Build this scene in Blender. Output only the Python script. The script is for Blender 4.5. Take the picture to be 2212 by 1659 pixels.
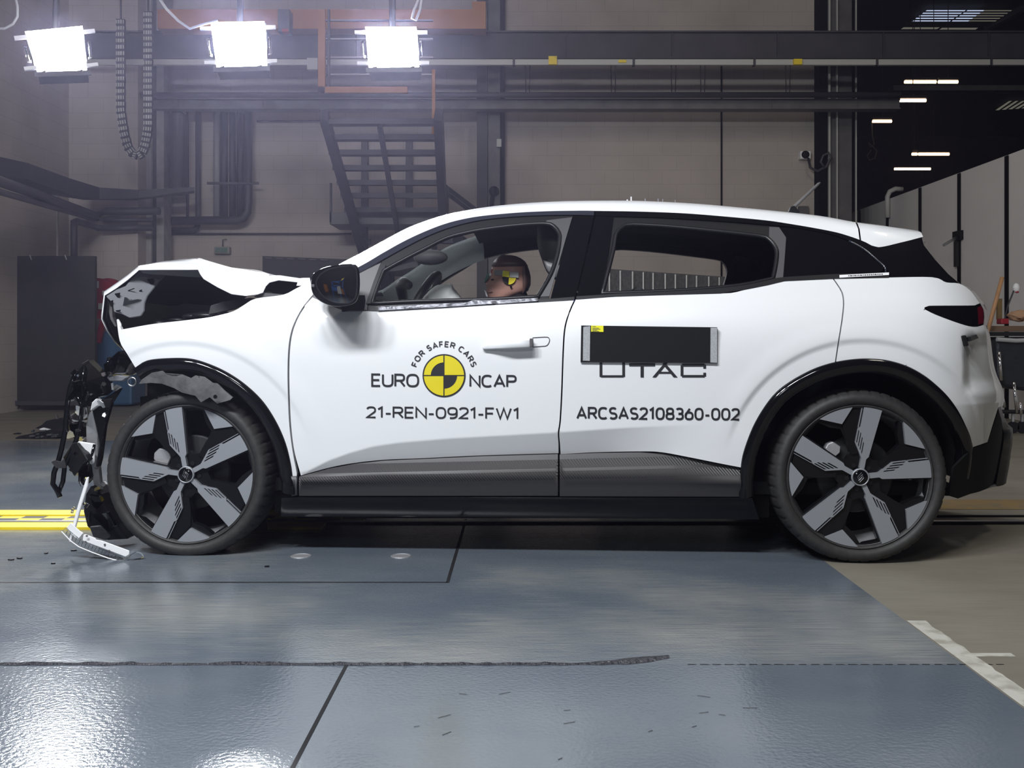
import bpy, math, random
import numpy as np
from mathutils import Vector, Matrix
from mathutils.geometry import delaunay_2d_cdt
random.seed(4)
for o in list(bpy.data.objects): bpy.data.objects.remove(o)
SC = bpy.context.scene
COL = SC.collection
R = math.radians
# ------------------------------------------------------------------ camera
F = 2255.0; CU = 1122.0; CV = 725.0; CH = 0.88          # focal length in px, principal point, camera height
cam_d = bpy.data.cameras.new('camera'); cam = bpy.data.objects.new('camera', cam_d); COL.objects.link(cam)
cam.location = (0, 0, CH); cam.rotation_euler = (R(90), 0, 0)
cam_d.sensor_width = 36; cam_d.lens = 36*F/2212
cam_d.shift_x = -(CU-1106)/2212; cam_d.shift_y = -(829.5-CV)/2212
cam_d.clip_end = 200
SC.camera = cam
# ------------------------------------------------------------------ world, haze, lamps and fill lights, exposure
w = bpy.data.worlds.new('hall_glare_haze'); SC.world = w; w.use_nodes = True
w.node_tree.nodes['Background'].inputs[0].default_value = (0.55, 0.62, 0.85, 1)
w.node_tree.nodes['Background'].inputs[1].default_value = 0.008
nt_ = w.node_tree; hz_ = nt_.nodes.new('ShaderNodeVolumeScatter'); hz_.inputs['Color'].default_value = (.68, .66, 1, 1)
hz_.inputs['Density'].default_value = .0030; hz_.inputs['Anisotropy'].default_value = .72  # bluish haze added to imitate lens glare around the floodlights
nt_.links.new(hz_.outputs[0], nt_.nodes['World Output'].inputs['Volume'])
SC.cycles.max_bounces = 8; SC.cycles.volume_bounces = 0
vs = SC.view_settings
vs.view_transform = 'Standard'; vs.look = 'None'; vs.gamma = 1; vs.use_curve_mapping = False; vs.exposure = 0.0
def area(name, loc, to, size, power, col):
    d = bpy.data.lights.new(name, 'AREA'); d.energy = power; d.color = col; d.shape = 'RECTANGLE'; d.size = size; d.size_y = size*.8
    o = bpy.data.objects.new(name, d); COL.objects.link(o); o.location = loc
    o.rotation_euler = (Vector(to)-Vector(loc)).to_track_quat('-Z', 'Y').to_euler()
    return o
LC = (0.93, 0.96, 1.0)
for i, (x, y, p) in enumerate([(-2.9, .7, 150), (-1.9, .7, 140), (-0.9, .7, 100), (-.1, .7, 45)]):
    area('lamp_and_fill', (x, y, 4.45), (x+.1, 4.4, .3), .6, p, LC)
area('lamp_and_fill', (-1.2, -2.6, 3.3), (-.6, 4.4, .9), .9, 42, LC)  # weak unseen fill added behind the camera to brighten the cabin
area('lamp_and_fill', (3.4, 3.0, 6.5), (3.0, 7, 0), .8, 55, (1.0, .93, .80))  # unseen warm fill over the right-hand floor
area('lamp_and_fill', (-1.0, 7.4, 6.2), (-1.0, 14.0, 1), 1.2, 34, (1.0, .90, .86))  # unseen light, tuned for the brightness of the back wall
area('lamp_and_fill', (2.9, 8.0, 6.2), (2.9, 14.0, 1), 1.0, 19, (1.0, .88, .76))  # unseen warm light on the right part of the back wall

# ------------------------------------------------------------------ helpers
MATS = {}
def mat(name, col, rough=.5, metal=0., emit=None, coat=0., noise=None, bump=None, trans=0., alpha=1., spec=None, ior=None):
    m = bpy.data.materials.new(name); m.use_nodes = True; MATS[name] = m
    nt = m.node_tree; b = nt.nodes['Principled BSDF']
    b.inputs['Base Color'].default_value = (*col, 1); b.inputs['Roughness'].default_value = rough
    b.inputs['Metallic'].default_value = metal
    if coat: b.inputs['Coat Weight'].default_value = coat; b.inputs['Coat Roughness'].default_value = .04
    if emit: b.inputs['Emission Color'].default_value = (*emit[0], 1); b.inputs['Emission Strength'].default_value = emit[1]
    if trans: b.inputs['Transmission Weight'].default_value = trans
    if spec is not None: b.inputs['Specular IOR Level'].default_value = spec
    if ior: b.inputs['IOR'].default_value = ior
    b.inputs['Alpha'].default_value = alpha
    if noise or bump:
        tc = nt.nodes.new('ShaderNodeTexCoord'); mp = nt.nodes.new('ShaderNodeMapping')
        nt.links.new(tc.outputs['Object'], mp.inputs[0])
    if noise:                                  # (scale, colour 2, stretch xyz, low, high)
        sc_, c2, st, lo, hi = noise
        mp.inputs['Scale'].default_value = st
        n = nt.nodes.new('ShaderNodeTexNoise'); n.inputs['Scale'].default_value = sc_; n.inputs['Detail'].default_value = 6
        rp = nt.nodes.new('ShaderNodeMapRange'); rp.inputs[1].default_value = lo; rp.inputs[2].default_value = hi
        mx = nt.nodes.new('ShaderNodeMix'); mx.data_type = 'RGBA'
        mx.inputs[6].default_value = (*col, 1); mx.inputs[7].default_value = (*c2, 1)
        nt.links.new(mp.outputs[0], n.inputs['Vector']); nt.links.new(n.outputs[0], rp.inputs[0])
        nt.links.new(rp.outputs[0], mx.inputs[0]); nt.links.new(mx.outputs[2], b.inputs['Base Color'])
    if bump:                                   # (scale, strength, distance)
        n2 = nt.nodes.new('ShaderNodeTexNoise'); n2.inputs['Scale'].default_value = bump[0]; n2.inputs['Detail'].default_value = 4
        bp = nt.nodes.new('ShaderNodeBump'); bp.inputs['Strength'].default_value = bump[1]; bp.inputs['Distance'].default_value = bump[2]
        nt.links.new(tc.outputs['Object'], n2.inputs['Vector']); nt.links.new(n2.outputs[0], bp.inputs['Height'])
        nt.links.new(bp.outputs[0], b.inputs['Normal'])
    return m
ORG = {}
def org(o):
    return ORG.get(o.name, Vector((0, 0, 0)))
def thing(name, label, cat, loc=(0, 0, 0), group=None, rot=None):
    o = bpy.data.objects.new(name, None); COL.objects.link(o); o.location = loc
    o.empty_display_size = .1
    o['label'] = label; o['category'] = cat
    if group: o['group'] = group
    if rot: o.rotation_euler = rot; ORG[o.name] = Vector((0, 0, 0))
    else: ORG[o.name] = Vector(loc)
    return o
def mk(name, vs_, fs, m, parent=None, smooth=False, label=None, cat=None, group=None, kind=None, normals=None, sharp=None):
    """one mesh object; vertices in world space (car parts: in car space)"""
    if parent is not None: og = org(parent)
    else:
        a = np.array(vs_); og = Vector(((a[:, 0].min()+a[:, 0].max())/2, (a[:, 1].min()+a[:, 1].max())/2, a[:, 2].min()))
    me = bpy.data.meshes.new(name)
    me.from_pydata([(v[0]-og[0], v[1]-og[1], v[2]-og[2]) for v in vs_], [], fs); me.update()
    o = bpy.data.objects.new(name, me); COL.objects.link(o)
    if isinstance(m, str): m = MATS[m]
    me.materials.append(m)
    if parent is not None: o.parent = parent; ORG[o.name] = og
    else: o.location = og; ORG[o.name] = og
    if smooth:
        me.polygons.foreach_set('use_smooth', [True]*len(me.polygons))
        if sharp: me.set_sharp_from_angle(angle=R(sharp))
    if normals is not None: me.normals_split_custom_set_from_vertices(normals)
    if label: o['label'] = label
    if cat: o['category'] = cat
    if group: o['group'] = group
    if kind: o['kind'] = kind
    return o
class MB:
    """collects shapes for one mesh"""
    def __init__(s): s.v = []; s.f = []
    def add(s, v, f):
        k = len(s.v); s.v += [tuple(p) for p in v]; s.f += [tuple(i+k for i in q) for q in f]; return s
    def box(s, x0, y0, z0, x1, y1, z1):
        v = [(x, y, z) for z in (z0, z1) for y in (y0, y1) for x in (x0, x1)]
        return s.add(v, [(0, 2, 3, 1), (4, 5, 7, 6), (0, 1, 5, 4), (2, 6, 7, 3), (0, 4, 6, 2), (1, 3, 7, 5)])
    def bar(s, p, q, wx, wy, up=(0, 1, 0)):     # rectangular bar from p to q
        p = Vector(p); q = Vector(q); d = (q-p).normalized(); u = Vector(up); a = d.cross(u)
        if a.length < 1e-3: a = d.cross(Vector((1, 0, 0)))
        a.normalize(); b = a.cross(d).normalized()
        v = [e + a*sx*wx/2 + b*sy*wy/2 for e in (p, q) for sy in (-1, 1) for sx in (-1, 1)]
        return s.add(v, [(0, 2, 3, 1), (4, 5, 7, 6), (0, 1, 5, 4), (2, 6, 7, 3), (0, 4, 6, 2), (1, 3, 7, 5)])
    def tube(s, pts, r, n=10, closed=False):
        pts = [Vector(p) for p in pts]; rr = r if isinstance(r, (list, tuple)) else [r]*len(pts)
        rings = []; prev = None; N = len(pts)
        for i, p in enumerate(pts):
            if closed: d = pts[(i+1) % N]-pts[i-1]
            else: d = pts[min(i+1, N-1)]-pts[max(i-1, 0)]
            d.normalize()
            if prev is None:
                a = d.cross(Vector((0, 0, 1)))
                if a.length < .1: a = d.cross(Vector((0, 1, 0)))
            else: a = prev-d*prev.dot(d)
            a.normalize(); prev = a; b = d.cross(a)
            rings.append([p+(a*math.cos(2*math.pi*k/n)+b*math.sin(2*math.pi*k/n))*rr[i] for k in range(n)])
        f = []
        for i in range(N if closed else N-1):
            j = (i+1) % N
            for k in range(n): f.append((i*n+k, i*n+(k+1) % n, j*n+(k+1) % n, j*n+k))
        if not closed: f += [tuple(range(n))[::-1], tuple((N-1)*n+k for k in range(n))]
        return s.add([v for r_ in rings for v in r_], f)
    def lathe(s, prof, n, c, ax='y'):           # prof: (radius, offset along axis)
        v = []; f = []
        for i in range(n):
            a = 2*math.pi*i/n
            for r_, h in prof:
                if ax == 'y': v.append((c[0]+r_*math.cos(a), c[1]+h, c[2]+r_*math.sin(a)))
                elif ax == 'z': v.append((c[0]+r_*math.cos(a), c[1]+r_*math.sin(a), c[2]+h))
                else: v.append((c[0]+h, c[1]+r_*math.cos(a), c[2]+r_*math.sin(a)))
        m_ = len(prof)
        for i in range(n):
            j = (i+1) % n
            for k in range(m_-1): f.append((i*m_+k, j*m_+k, j*m_+k+1, i*m_+k+1))
        return s.add(v, f)
    def grid(s, rows):
        n = len(rows[0]); v = [p for r_ in rows for p in r_]
        return s.add(v, [(i*n+k, i*n+k+1, (i+1)*n+k+1, (i+1)*n+k) for i in range(len(rows)-1) for k in range(n-1)])
    def ball(s, c, r, n=10):
        rx, ry, rz = r if isinstance(r, (tuple, list)) else (r, r, r)
        v = []; f = []
        for i in range(n+1):
            t = math.pi*i/n
            for k in range(2*n):
                a = math.pi*k/n
                v.append((c[0]+rx*math.sin(t)*math.cos(a), c[1]+ry*math.sin(t)*math.sin(a), c[2]+rz*math.cos(t)))
        for i in range(n):
            for k in range(2*n): f.append((i*2*n+k, (i+1)*2*n+k, (i+1)*2*n+(k+1) % (2*n), i*2*n+(k+1) % (2*n)))
        return s.add(v, f)
    def prism(s, poly, back):                   # poly: 3-D points of the front, back: offset vector
        n = len(poly); b = Vector(back); v = [Vector(p) for p in poly]+[Vector(p)+b for p in poly]
        return s.add(v, [tuple(range(n))[::-1], tuple(range(n, 2*n))]+[(i, (i+1) % n, (i+1) % n+n, i+n) for i in range(n)])
    def build(s, name, m, parent=None, **k): return mk(name, s.v, s.f, m, parent, **k)
def bevel(o, w_=.004, seg=2):
    b = o.modifiers.new('bevel', 'BEVEL'); b.width = w_; b.segments = seg; b.limit_method = 'ANGLE'; b.angle_limit = R(35)
    return o
def P(u, v, Y): return Vector(((u-CU)*Y/F, Y, CH-(v-CV)*Y/F))
def floorY(v): return CH*F/(v-CV)
def interp(pts, x):
    xs = [p[0] for p in pts]; return float(np.interp(x, xs, [p[1] for p in pts]))
def hermite(pts):
    xs = np.array([p[0] for p in pts], float); ys = np.array([p[1] for p in pts], float)
    d = np.diff(ys)/np.diff(xs); m_ = np.concatenate([[d[0]], (d[1:]+d[:-1])/2, [d[-1]]])
    def fn(x):
        x = min(max(x, xs[0]), xs[-1]); i = min(int(np.searchsorted(xs, x, 'right'))-1, len(xs)-2); i = max(i, 0)
        h = xs[i+1]-xs[i]; t = (x-xs[i])/h
        return float((2*t**3-3*t*t+1)*ys[i]+(t**3-2*t*t+t)*h*m_[i]+(-2*t**3+3*t*t)*ys[i+1]+(t**3-t*t)*h*m_[i+1])
    return fn
def sstep(a, b, x):
    t = min(max((x-a)/(b-a), 0), 1); return t*t*(3-2*t)
# ------------------------------------------------------------------ materials
mat('white_paint', (.80, .81, .83), .32, coat=1.0)
mat('gloss_black', (.004, .004, .005), .08, spec=.45)
mat('satin_black', (.009, .009, .011), .36, spec=.35)
mat('matte_black', (.006, .006, .0065), .75, spec=.2)
mat('deep_black', (.004, .004, .004), .9, spec=.1)
mat('frame_grey', (.06, .058, .064), .5)
mat('frame_dark', (.006, .006, .007), .5, spec=.25)
mat('trim_gloss', (.03, .032, .045), .12, coat=.5)
mat('grey_panel', (.105, .10, .108), .45)
mat('rubber', (.022, .021, .021), .6, noise=(60, (.030, .029, .028), (1, 1, 1), .4, .65), bump=(220, .15, .001))
mat('disc_dark', (.05, .05, .052), .5, metal=.6)
mat('machined', (.34, .355, .385), .46, metal=.5)
mat('rim_black', (.006, .006, .007), .24, spec=.3)
mat('chrome', (.75, .75, .78), .10, metal=1)
mat('steel', (.48, .48, .50), .32, metal=1)
mat('cast_metal', (.5, .5, .52), .5, metal=.7, bump=(60, .3, .004))
mat('decal_black', (.018, .018, .022), .5)
mat('decal_yellow', (.72, .60, .015), .45)
mat('label_yellow', (.85, .80, .02), .5)
mat('plate_black', (.008, .008, .009), .6, spec=.2)
mat('reflective_grey', (.42, .43, .45), .5, noise=(260, (.32, .33, .35), (1, 1, 1), .4, .6))
mat('liner_grey', (.085, .085, .09), .8, noise=(30, (.13, .13, .135), (1, 1, 1), .4, .7), bump=(35, .5, .006))
mat('under_hood', (.14, .145, .16), .6)
mat('glass_dark', (.004, .004, .005), .04, coat=.4)
mat('mirror', (.42, .42, .42), .02, metal=1)
mat('airbag', (.80, .82, .80), .8, bump=(26, .6, .01))
mat('leather', (.045, .045, .048), .5, bump=(90, .2, .002))
mat('leather_light', (.16, .155, .165), .5, bump=(90, .2, .002))
mat('fabric_trim', (.24, .26, .26), .85)
mat('vinyl_skin', (.46, .25, .20), .5)
mat('vinyl_dark', (.085, .045, .038), .45)
mat('blue_cloth', (.03, .05, .19), .8)
mat('tail_red', (.10, .004, .012), .08, coat=.6)
mat('plastic_white', (.82, .82, .84), .45)
mat('silver_tape', (.13, .13, .145), .42, metal=.8, bump=(30, .7, .006))
mat('beige_trim', (.42, .40, .33), .4)
g = mat('windscreen', (.75, .82, .80), .02, trans=1.0, ior=1.02)
g2 = mat('clear_plastic', (.9, .92, .92), .08, trans=1.0, ior=1.25)
# background
mat('steel_dark', (.034, .032, .040), .6, noise=(3, (.048, .045, .054), (1, 1, 1), .35, .7))
mat('steel_grey', (.085, .08, .082), .55, noise=(5, (.12, .115, .115), (1, 1, 1), .35, .7))
mat('pipe_dark', (.045, .042, .050), .5)
mat('pipe_grey', (.26, .25, .26), .45)
mat('orange_paint', (.32, .12, .012), .55)
mat('yellow_paint', (.80, .60, .01), .5, noise=(14, (.55, .40, .02), (1, 3, 1), .55, .8))
mat('trunking', (.46, .46, .44), .5)
mat('board_dark', (.018, .017, .019), .6, noise=(4, (.026, .023, .022), (1, 1, 1), .4, .7))
mat('red_paint', (.30, .008, .018), .45)
mat('blue_paint', (.035, .10, .20), .5)
mat('sign_green', (.03, .20, .13), .5)
mat('sign_white', (.45, .46, .45), .5)
mat('concrete_post', (.33, .315, .31), .8, noise=(7, (.26, .25, .25), (1, 1, 1), .35, .7))
mat('panel_white', (.76, .735, .73), .6, noise=(1.5, (.70, .68, .675), (1, 1, 1), .35, .7))
mat('wood', (.50, .27, .13), .6, noise=(20, (.36, .19, .09), (1, 1, .1), .4, .65))
mat('cardboard', (.42, .25, .15), .8)
mat('bag_black', (.012, .014, .020), .5, bump=(12, .6, .02))
mat('cable_grey', (.40, .40, .42), .6)
mat('lamp_lens', (1, 1, 1), .5, emit=((.94, .96, 1.0), 30))
mat('lamp_body', (.06, .06, .065), .5)
mat('tube_light', (1, 1, 1), .5, emit=((1.0, .66, .36), 6))
mat('skylight', (.5, .55, .7), .5, emit=((.62, .72, 1.0), .85))
mat('skylight_dim', (.4, .4, .4), .5, emit=((.75, .72, .6), .16))

def block_wall(name, c1, c2, mortar, horiz):
    m = bpy.data.materials.new(name); m.use_nodes = True; MATS[name] = m
    nt = m.node_tree; b = nt.nodes['Principled BSDF']; b.inputs['Roughness'].default_value = .85
    tc = nt.nodes.new('ShaderNodeTexCoord'); sx = nt.nodes.new('ShaderNodeSeparateXYZ'); cx = nt.nodes.new('ShaderNodeCombineXYZ')
    nt.links.new(tc.outputs['Object'], sx.inputs[0]); nt.links.new(sx.outputs[horiz], cx.inputs[0]); nt.links.new(sx.outputs[2], cx.inputs[1])
    br = nt.nodes.new('ShaderNodeTexBrick'); br.inputs['Scale'].default_value = 1
    br.inputs['Brick Width'].default_value = .4; br.inputs['Row Height'].default_value = .2; br.inputs['Mortar Size'].default_value = .004
    br.inputs['Color1'].default_value = (*c1, 1); br.inputs['Color2'].default_value = (*c2, 1); br.inputs['Mortar'].default_value = (*mortar, 1)
    nt.links.new(cx.outputs[0], br.inputs['Vector'])
    n = nt.nodes.new('ShaderNodeTexNoise'); n.inputs['Scale'].default_value = 1.2; n.inputs['Detail'].default_value = 5
    nt.links.new(tc.outputs['Object'], n.inputs['Vector'])
    mr = nt.nodes.new('ShaderNodeMapRange'); mr.inputs[1].default_value = .3; mr.inputs[2].default_value = .7; mr.inputs[3].default_value = .86; mr.inputs[4].default_value = 1.06
    nt.links.new(n.outputs[0], mr.inputs[0])
    mx = nt.nodes.new('ShaderNodeMix'); mx.data_type = 'RGBA'; mx.blend_type = 'MULTIPLY'; mx.inputs[0].default_value = 1
    nt.links.new(br.outputs[0], mx.inputs[6]); nt.links.new(mr.outputs[0], mx.inputs[7]); nt.links.new(mx.outputs[2], b.inputs['Base Color'])
    return m
block_wall('block_back', (.46, .405, .375), (.452, .398, .368), (.40, .35, .32), 0)
mat('front_wall', (.03, .03, .035), .8)
block_wall('block_side', (.46, .405, .375), (.452, .398, .368), (.40, .35, .32), 1)

def floor_mat(name, base, worn, streak, rough_lo, rough_hi, st, joint=-99, near=.5, bump=.12, spec=.5):
    m = bpy.data.materials.new(name); m.use_nodes = True; MATS[name] = m
    nt = m.node_tree; b = nt.nodes['Principled BSDF']; L = nt.links.new
    def node(t): return nt.nodes.new(t)
    tc = node('ShaderNodeTexCoord')
    mp = node('ShaderNodeMapping'); mp.inputs['Scale'].default_value = st; L(tc.outputs['Object'], mp.inputs[0])
    n1 = node('ShaderNodeTexNoise'); n1.inputs['Scale'].default_value = 1.6; n1.inputs['Detail'].default_value = 7; L(mp.outputs[0], n1.inputs['Vector'])
    r1 = node('ShaderNodeMapRange'); r1.inputs[1].default_value = .38; r1.inputs[2].default_value = .72; L(n1.outputs[0], r1.inputs[0])
    m1 = node('ShaderNodeMix'); m1.data_type = 'RGBA'; m1.inputs[6].default_value = (*base, 1); m1.inputs[7].default_value = (*worn, 1)
    L(r1.outputs[0], m1.inputs[0])
    mp2 = node('ShaderNodeMapping'); mp2.inputs['Scale'].default_value = (2.2, 150, 1); L(tc.outputs['Object'], mp2.inputs[0])
    n2 = node('ShaderNodeTexNoise'); n2.inputs['Scale'].default_value = 2.2; n2.inputs['Detail'].default_value = 8; n2.inputs['Roughness'].default_value = .68; L(mp2.outputs[0], n2.inputs['Vector'])
    # drag marks only on the plates beyond the long joint, where the cars stop
    sy = node('ShaderNodeSeparateXYZ'); L(tc.outputs['Object'], sy.inputs[0])
    ln = node('ShaderNodeMapRange'); ln.inputs[1].default_value = joint; ln.inputs[2].default_value = joint+.01; L(sy.outputs[1], ln.inputs[0])
    n3 = node('ShaderNodeTexNoise'); n3.inputs['Scale'].default_value = 1.1; n3.inputs['Detail'].default_value = 4; L(tc.outputs['Object'], n3.inputs['Vector'])
    add = node('ShaderNodeMath'); add.operation = 'MULTIPLY'; L(n2.outputs[0], add.inputs[0]); L(n3.outputs[0], add.inputs[1])
    r2 = node('ShaderNodeMapRange'); r2.inputs[1].default_value = .23; r2.inputs[2].default_value = .40; r2.inputs[4].default_value = .8; L(add.outputs[0], r2.inputs[0])
    st_ = node('ShaderNodeMath'); st_.operation = 'MULTIPLY'; L(r2.outputs[0], st_.inputs[0]); L(ln.outputs[0], st_.inputs[1])
    m2 = node('ShaderNodeMix'); m2.data_type = 'RGBA'; m2.inputs[7].default_value = (*streak, 1)
    L(st_.outputs[0], m2.inputs[0]); L(m1.outputs[2], m2.inputs[6]); L(m2.outputs[2], b.inputs['Base Color'])
    r3 = node('ShaderNodeMapRange'); r3.inputs[3].default_value = rough_lo; r3.inputs[4].default_value = rough_hi; L(n1.outputs[0], r3.inputs[0])
    rs_ = node('ShaderNodeMapRange'); rs_.inputs[3].default_value = near; rs_.inputs[4].default_value = 1; L(ln.outputs[0], rs_.inputs[0])
    rm = node('ShaderNodeMath'); rm.operation = 'MULTIPLY'; L(r3.outputs[0], rm.inputs[0]); L(rs_.outputs[0], rm.inputs[1]); L(rm.outputs[0], b.inputs['Roughness'])
    v = node('ShaderNodeTexNoise'); v.inputs['Scale'].default_value = 85; v.inputs['Detail'].default_value = 3; L(tc.outputs['Object'], v.inputs['Vector'])
    bp = node('ShaderNodeBump'); bp.inputs['Strength'].default_value = bump; bp.inputs['Distance'].default_value = .004
    L(v.outputs[0], bp.inputs['Height']); L(bp.outputs[0], b.inputs['Normal']); b.inputs['Specular IOR Level'].default_value = spec
    return m
floor_mat('epoxy_blue', (.102, .124, .155), (.138, .158, .182), (.34, .34, .31), .12, .24, (1, 1.6, 1), 2.79-.875, .8, .20, .7)
floor_mat('concrete_floor', (.215, .195, .158), (.165, .15, .12), (.29, .27, .225), .38, .62, (1, 2.5, 1))
mat('joint_black', (.010, .010, .012), .6)
mat('sealant', (.05, .05, .06), .25, bump=(70, 1.0, .02))
mat('line_white', (.50, .49, .44), .6, noise=(16, (.33, .31, .26), (1, 1, 1), .45, .65))

# ribbed cladding: diagonal ribs pressed into two bands
def cladding():
    m = mat('cladding', (.045, .042, .044), .5); nt = m.node_tree; b = nt.nodes['Principled BSDF']; L = nt.links.new
    tc = nt.nodes.new('ShaderNodeTexCoord'); mp = nt.nodes.new('ShaderNodeMapping'); mp.inputs['Rotation'].default_value = (0, R(40), 0)
    L(tc.outputs['Object'], mp.inputs[0])
    wv = nt.nodes.new('ShaderNodeTexWave'); wv.bands_direction = 'X'; wv.inputs['Scale'].default_value = 36; L(mp.outputs[0], wv.inputs['Vector'])
    s = nt.nodes.new('ShaderNodeSeparateXYZ'); L(tc.outputs['Object'], s.inputs[0])
    # band masks follow the panel: distance below the local rise of the top edge
    k = nt.nodes.new('ShaderNodeMath'); k.operation = 'MULTIPLY_ADD'; k.inputs[1].default_value = -.03; k.inputs[2].default_value = 0; L(s.outputs[0], k.inputs[0])
    z = nt.nodes.new('ShaderNodeMath'); z.operation = 'ADD'; L(s.outputs[2], z.inputs[0]); L(k.outputs[0], z.inputs[1])
    def band(c, h):
        a = nt.nodes.new('ShaderNodeMath'); a.operation = 'SUBTRACT'; a.inputs[1].default_value = c; L(z.outputs[0], a.inputs[0])
        ab = nt.nodes.new('ShaderNodeMath'); ab.operation = 'ABSOLUTE'; L(a.outputs[0], ab.inputs[0])
        lt = nt.nodes.new('ShaderNodeMath'); lt.operation = 'LESS_THAN'; lt.inputs[1].default_value = h; L(ab.outputs[0], lt.inputs[0]); return lt
    b1 = band(.375, .016); b2 = band(.332, .016)
    ad = nt.nodes.new('ShaderNodeMath'); ad.operation = 'ADD'; L(b1.outputs[0], ad.inputs[0]); L(b2.outputs[0], ad.inputs[1])
    mu = nt.nodes.new('ShaderNodeMath'); mu.operation = 'MULTIPLY'; L(ad.outputs[0], mu.inputs[0]); L(wv.outputs['Fac'], mu.inputs[1])
    bp = nt.nodes.new('ShaderNodeBump'); bp.inputs['Strength'].default_value = .55; bp.inputs['Distance'].default_value = .005
    L(mu.outputs[0], bp.inputs['Height']); L(bp.outputs[0], b.inputs['Normal'])
cladding()

mat('wood_dark', (.15, .09, .055), .6)
mat('worn_yellow', (.25, .155, .045), .6, noise=(10, (.17, .13, .075), (1, 1, 1), .35, .65))
mat('blue_bright', (.02, .10, .34), .45)
mat('sign_pale', (.16, .21, .19), .5)
# ------------------------------------------------------------------ the setting
def struct(name, mb, m, **k): return mb.build(name, m, kind='structure', **k)
YB = 14.5; XL = -5.87; XR = 5.19; EX = 1.19; EY = 8.75
mb = MB(); mb.add([(-12, -7, 0), (EX, -7, 0), (EX, EY, 0), (-12, EY, 0)], [(0, 1, 2, 3)]); struct('floor', mb, 'epoxy_blue')
mb = MB(); mb.add([(EX, -7, 0), (9, -7, 0), (9, 46, 0), (EX, 46, 0)], [(0, 1, 2, 3)])
mb.add([(-12, EY, 0), (EX, EY, 0), (EX, 46, 0), (-12, 46, 0)], [(0, 1, 2, 3)]); struct('floor', mb, 'concrete_floor')
XE = (1771-CU)*YB/F
mb = MB(); mb.box(-9, YB, -.02, XE, YB+.25, 9.6); struct('wall_back', mb, 'block_back')
mb = MB(); mb.box(XL-.25, 6.5, -.02, XL, YB, 9.6); struct('wall_left', mb, 'block_side')
# block pier standing out of the left corner
pl = P(212, 500, 13.6); pr = P(298, 500, 13.6)
mb = MB(); mb.box(XL, 13.6, -.02, pr[0], YB+.02, 9.6); struct('wall_pier', mb, 'block_back')
mb = MB(); mb.box(-12, -7, 9.6, 20, 46, 9.8); struct('ceiling', mb, 'matte_black')
mb = MB(); mb.box(-12, -7.2, 0, 9, -7, 9.6); struct('wall_front', mb, 'front_wall')
mb = MB(); mb.box(4, 45.6, 0, 30, 46, 9.6); struct('wall_hall_end', mb, 'steel_dark')
# joints and seams of the floor plates (narrow filled slots)
jn = MB()
def slot(x0, y0, x1, y1): jn.add([(x0, y0, .0012), (x1, y0, .0012), (x1, y1, .0012), (x0, y1, .0012)], [(0, 1, 2, 3)])
slot(-8, 3.717, -.256, 3.728); slot(-.262, 3.717, -.250, 5.0); slot(-.4665, .9, -.457, 2.79)
jn.build('floor_seam', 'joint_black', kind='structure')
# ragged sealant bead along the long joint
rows = []; x = -6.0
random.seed(11)
while x < .42:
    yc = 2.795 + (0.0 if x < .1 else .07*((x-.1)/.32)**2)
    wd = (.006+.008*random.random()) + (.018*sstep(.12, .36, x))
    h = .003+.006*random.random()
    if x > .36: wd *= random.uniform(.3, 1.0)
    rows.append([(x, yc-wd, .0008), (x, yc-wd*.4, h), (x, yc+wd*.3, h*.6), (x, yc+wd, .0008)]); x += .018+.02*random.random()
MB().grid(rows).build('floor_sealant', 'sealant', kind='structure', smooth=True)
slotm = MB(); 
for k in range(26):
    xx = .45+k*.033; slotm.add([(xx, 2.79, .001), (xx+.02+.01*random.random(), 2.79, .001), (xx+.02, 2.794, .001), (xx, 2.794, .001)], [(0, 1, 2, 3)])
slotm.build('floor_seam', 'joint_black', kind='structure')
# white edge line beside the blue paint
rows = []; y = 3.22
while y > .8:
    wd = .05+.012*random.random(); rows.append([(EX+.004, y, .0012), (EX+.004+wd, y, .0012)]); y -= .03
MB().grid(rows).build('floor_line', 'line_white', kind='structure')
mb = MB(); mb.box(EX+.03, 2.86, .0005, EX+.17, 2.89, .0013); mb.build('floor_line', 'line_white', kind='structure')
fl = MB()
for (u0, v0, u1, v1) in [(-60, 950, 150, 915), (-60, 910, 110, 886)]:
    a = P(u0, v0, floorY(v0)); b = P(u1, v1, floorY(v1)); fl.add([(a[0], a[1]-.03, .0012), (b[0], b[1]-.03, .0012), (b[0], b[1]+.03, .0012), (a[0], a[1]+.03, .0012)], [(0, 1, 2, 3)])
fl.build('floor_line', 'line_white', kind='structure')
mb = MB(); mb.add([(1.6, 5.28, .0013), (3.05, 5.28, .0013), (2.9, 5.6, .0013), (1.6, 5.6, .0013)], [(0, 1, 2, 3)]); mb.build('floor_line', 'worn_yellow', kind='structure')
# anchor recesses
for u in (650, 866):
    c = P(u, 1201, floorY(1201)); mb = MB(); mb.lathe([(.0, .0008), (.034, .0008), (.037, .003), (.041, .0015), (.0415, 0)], 28, (c[0], c[1], 0), 'z')
    mb.build('floor_anchor', 'cast_metal', kind='structure')
# scratch marks and crumbs on the paint
sc = MB(); random.seed(5)
for (u, v) in [(1230, 1562), (960, 1548), (1090, 1498), (1000, 1500), (965, 1585), (1210, 1640), (1225, 1535), (1520, 1540), (1560, 1545), (1620, 1530), (1500, 1570), (1405, 1580), (900, 1570), (1520, 1505)]:
    c = P(u, v, floorY(v)); a = random.uniform(-.4, .9); l = random.uniform(.005, .018)
    d = Vector((math.cos(a), math.sin(a), 0))*l; n_ = Vector((-d.y, d.x, 0)).normalized()*.0011
    sc.add([c-d-n_, c+d-n_, c+d+n_, c-d+n_], [(0, 1, 2, 3)])
o = sc.build('floor_scuffs', 'joint_black', kind='structure'); o.location.z = .0012
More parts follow.
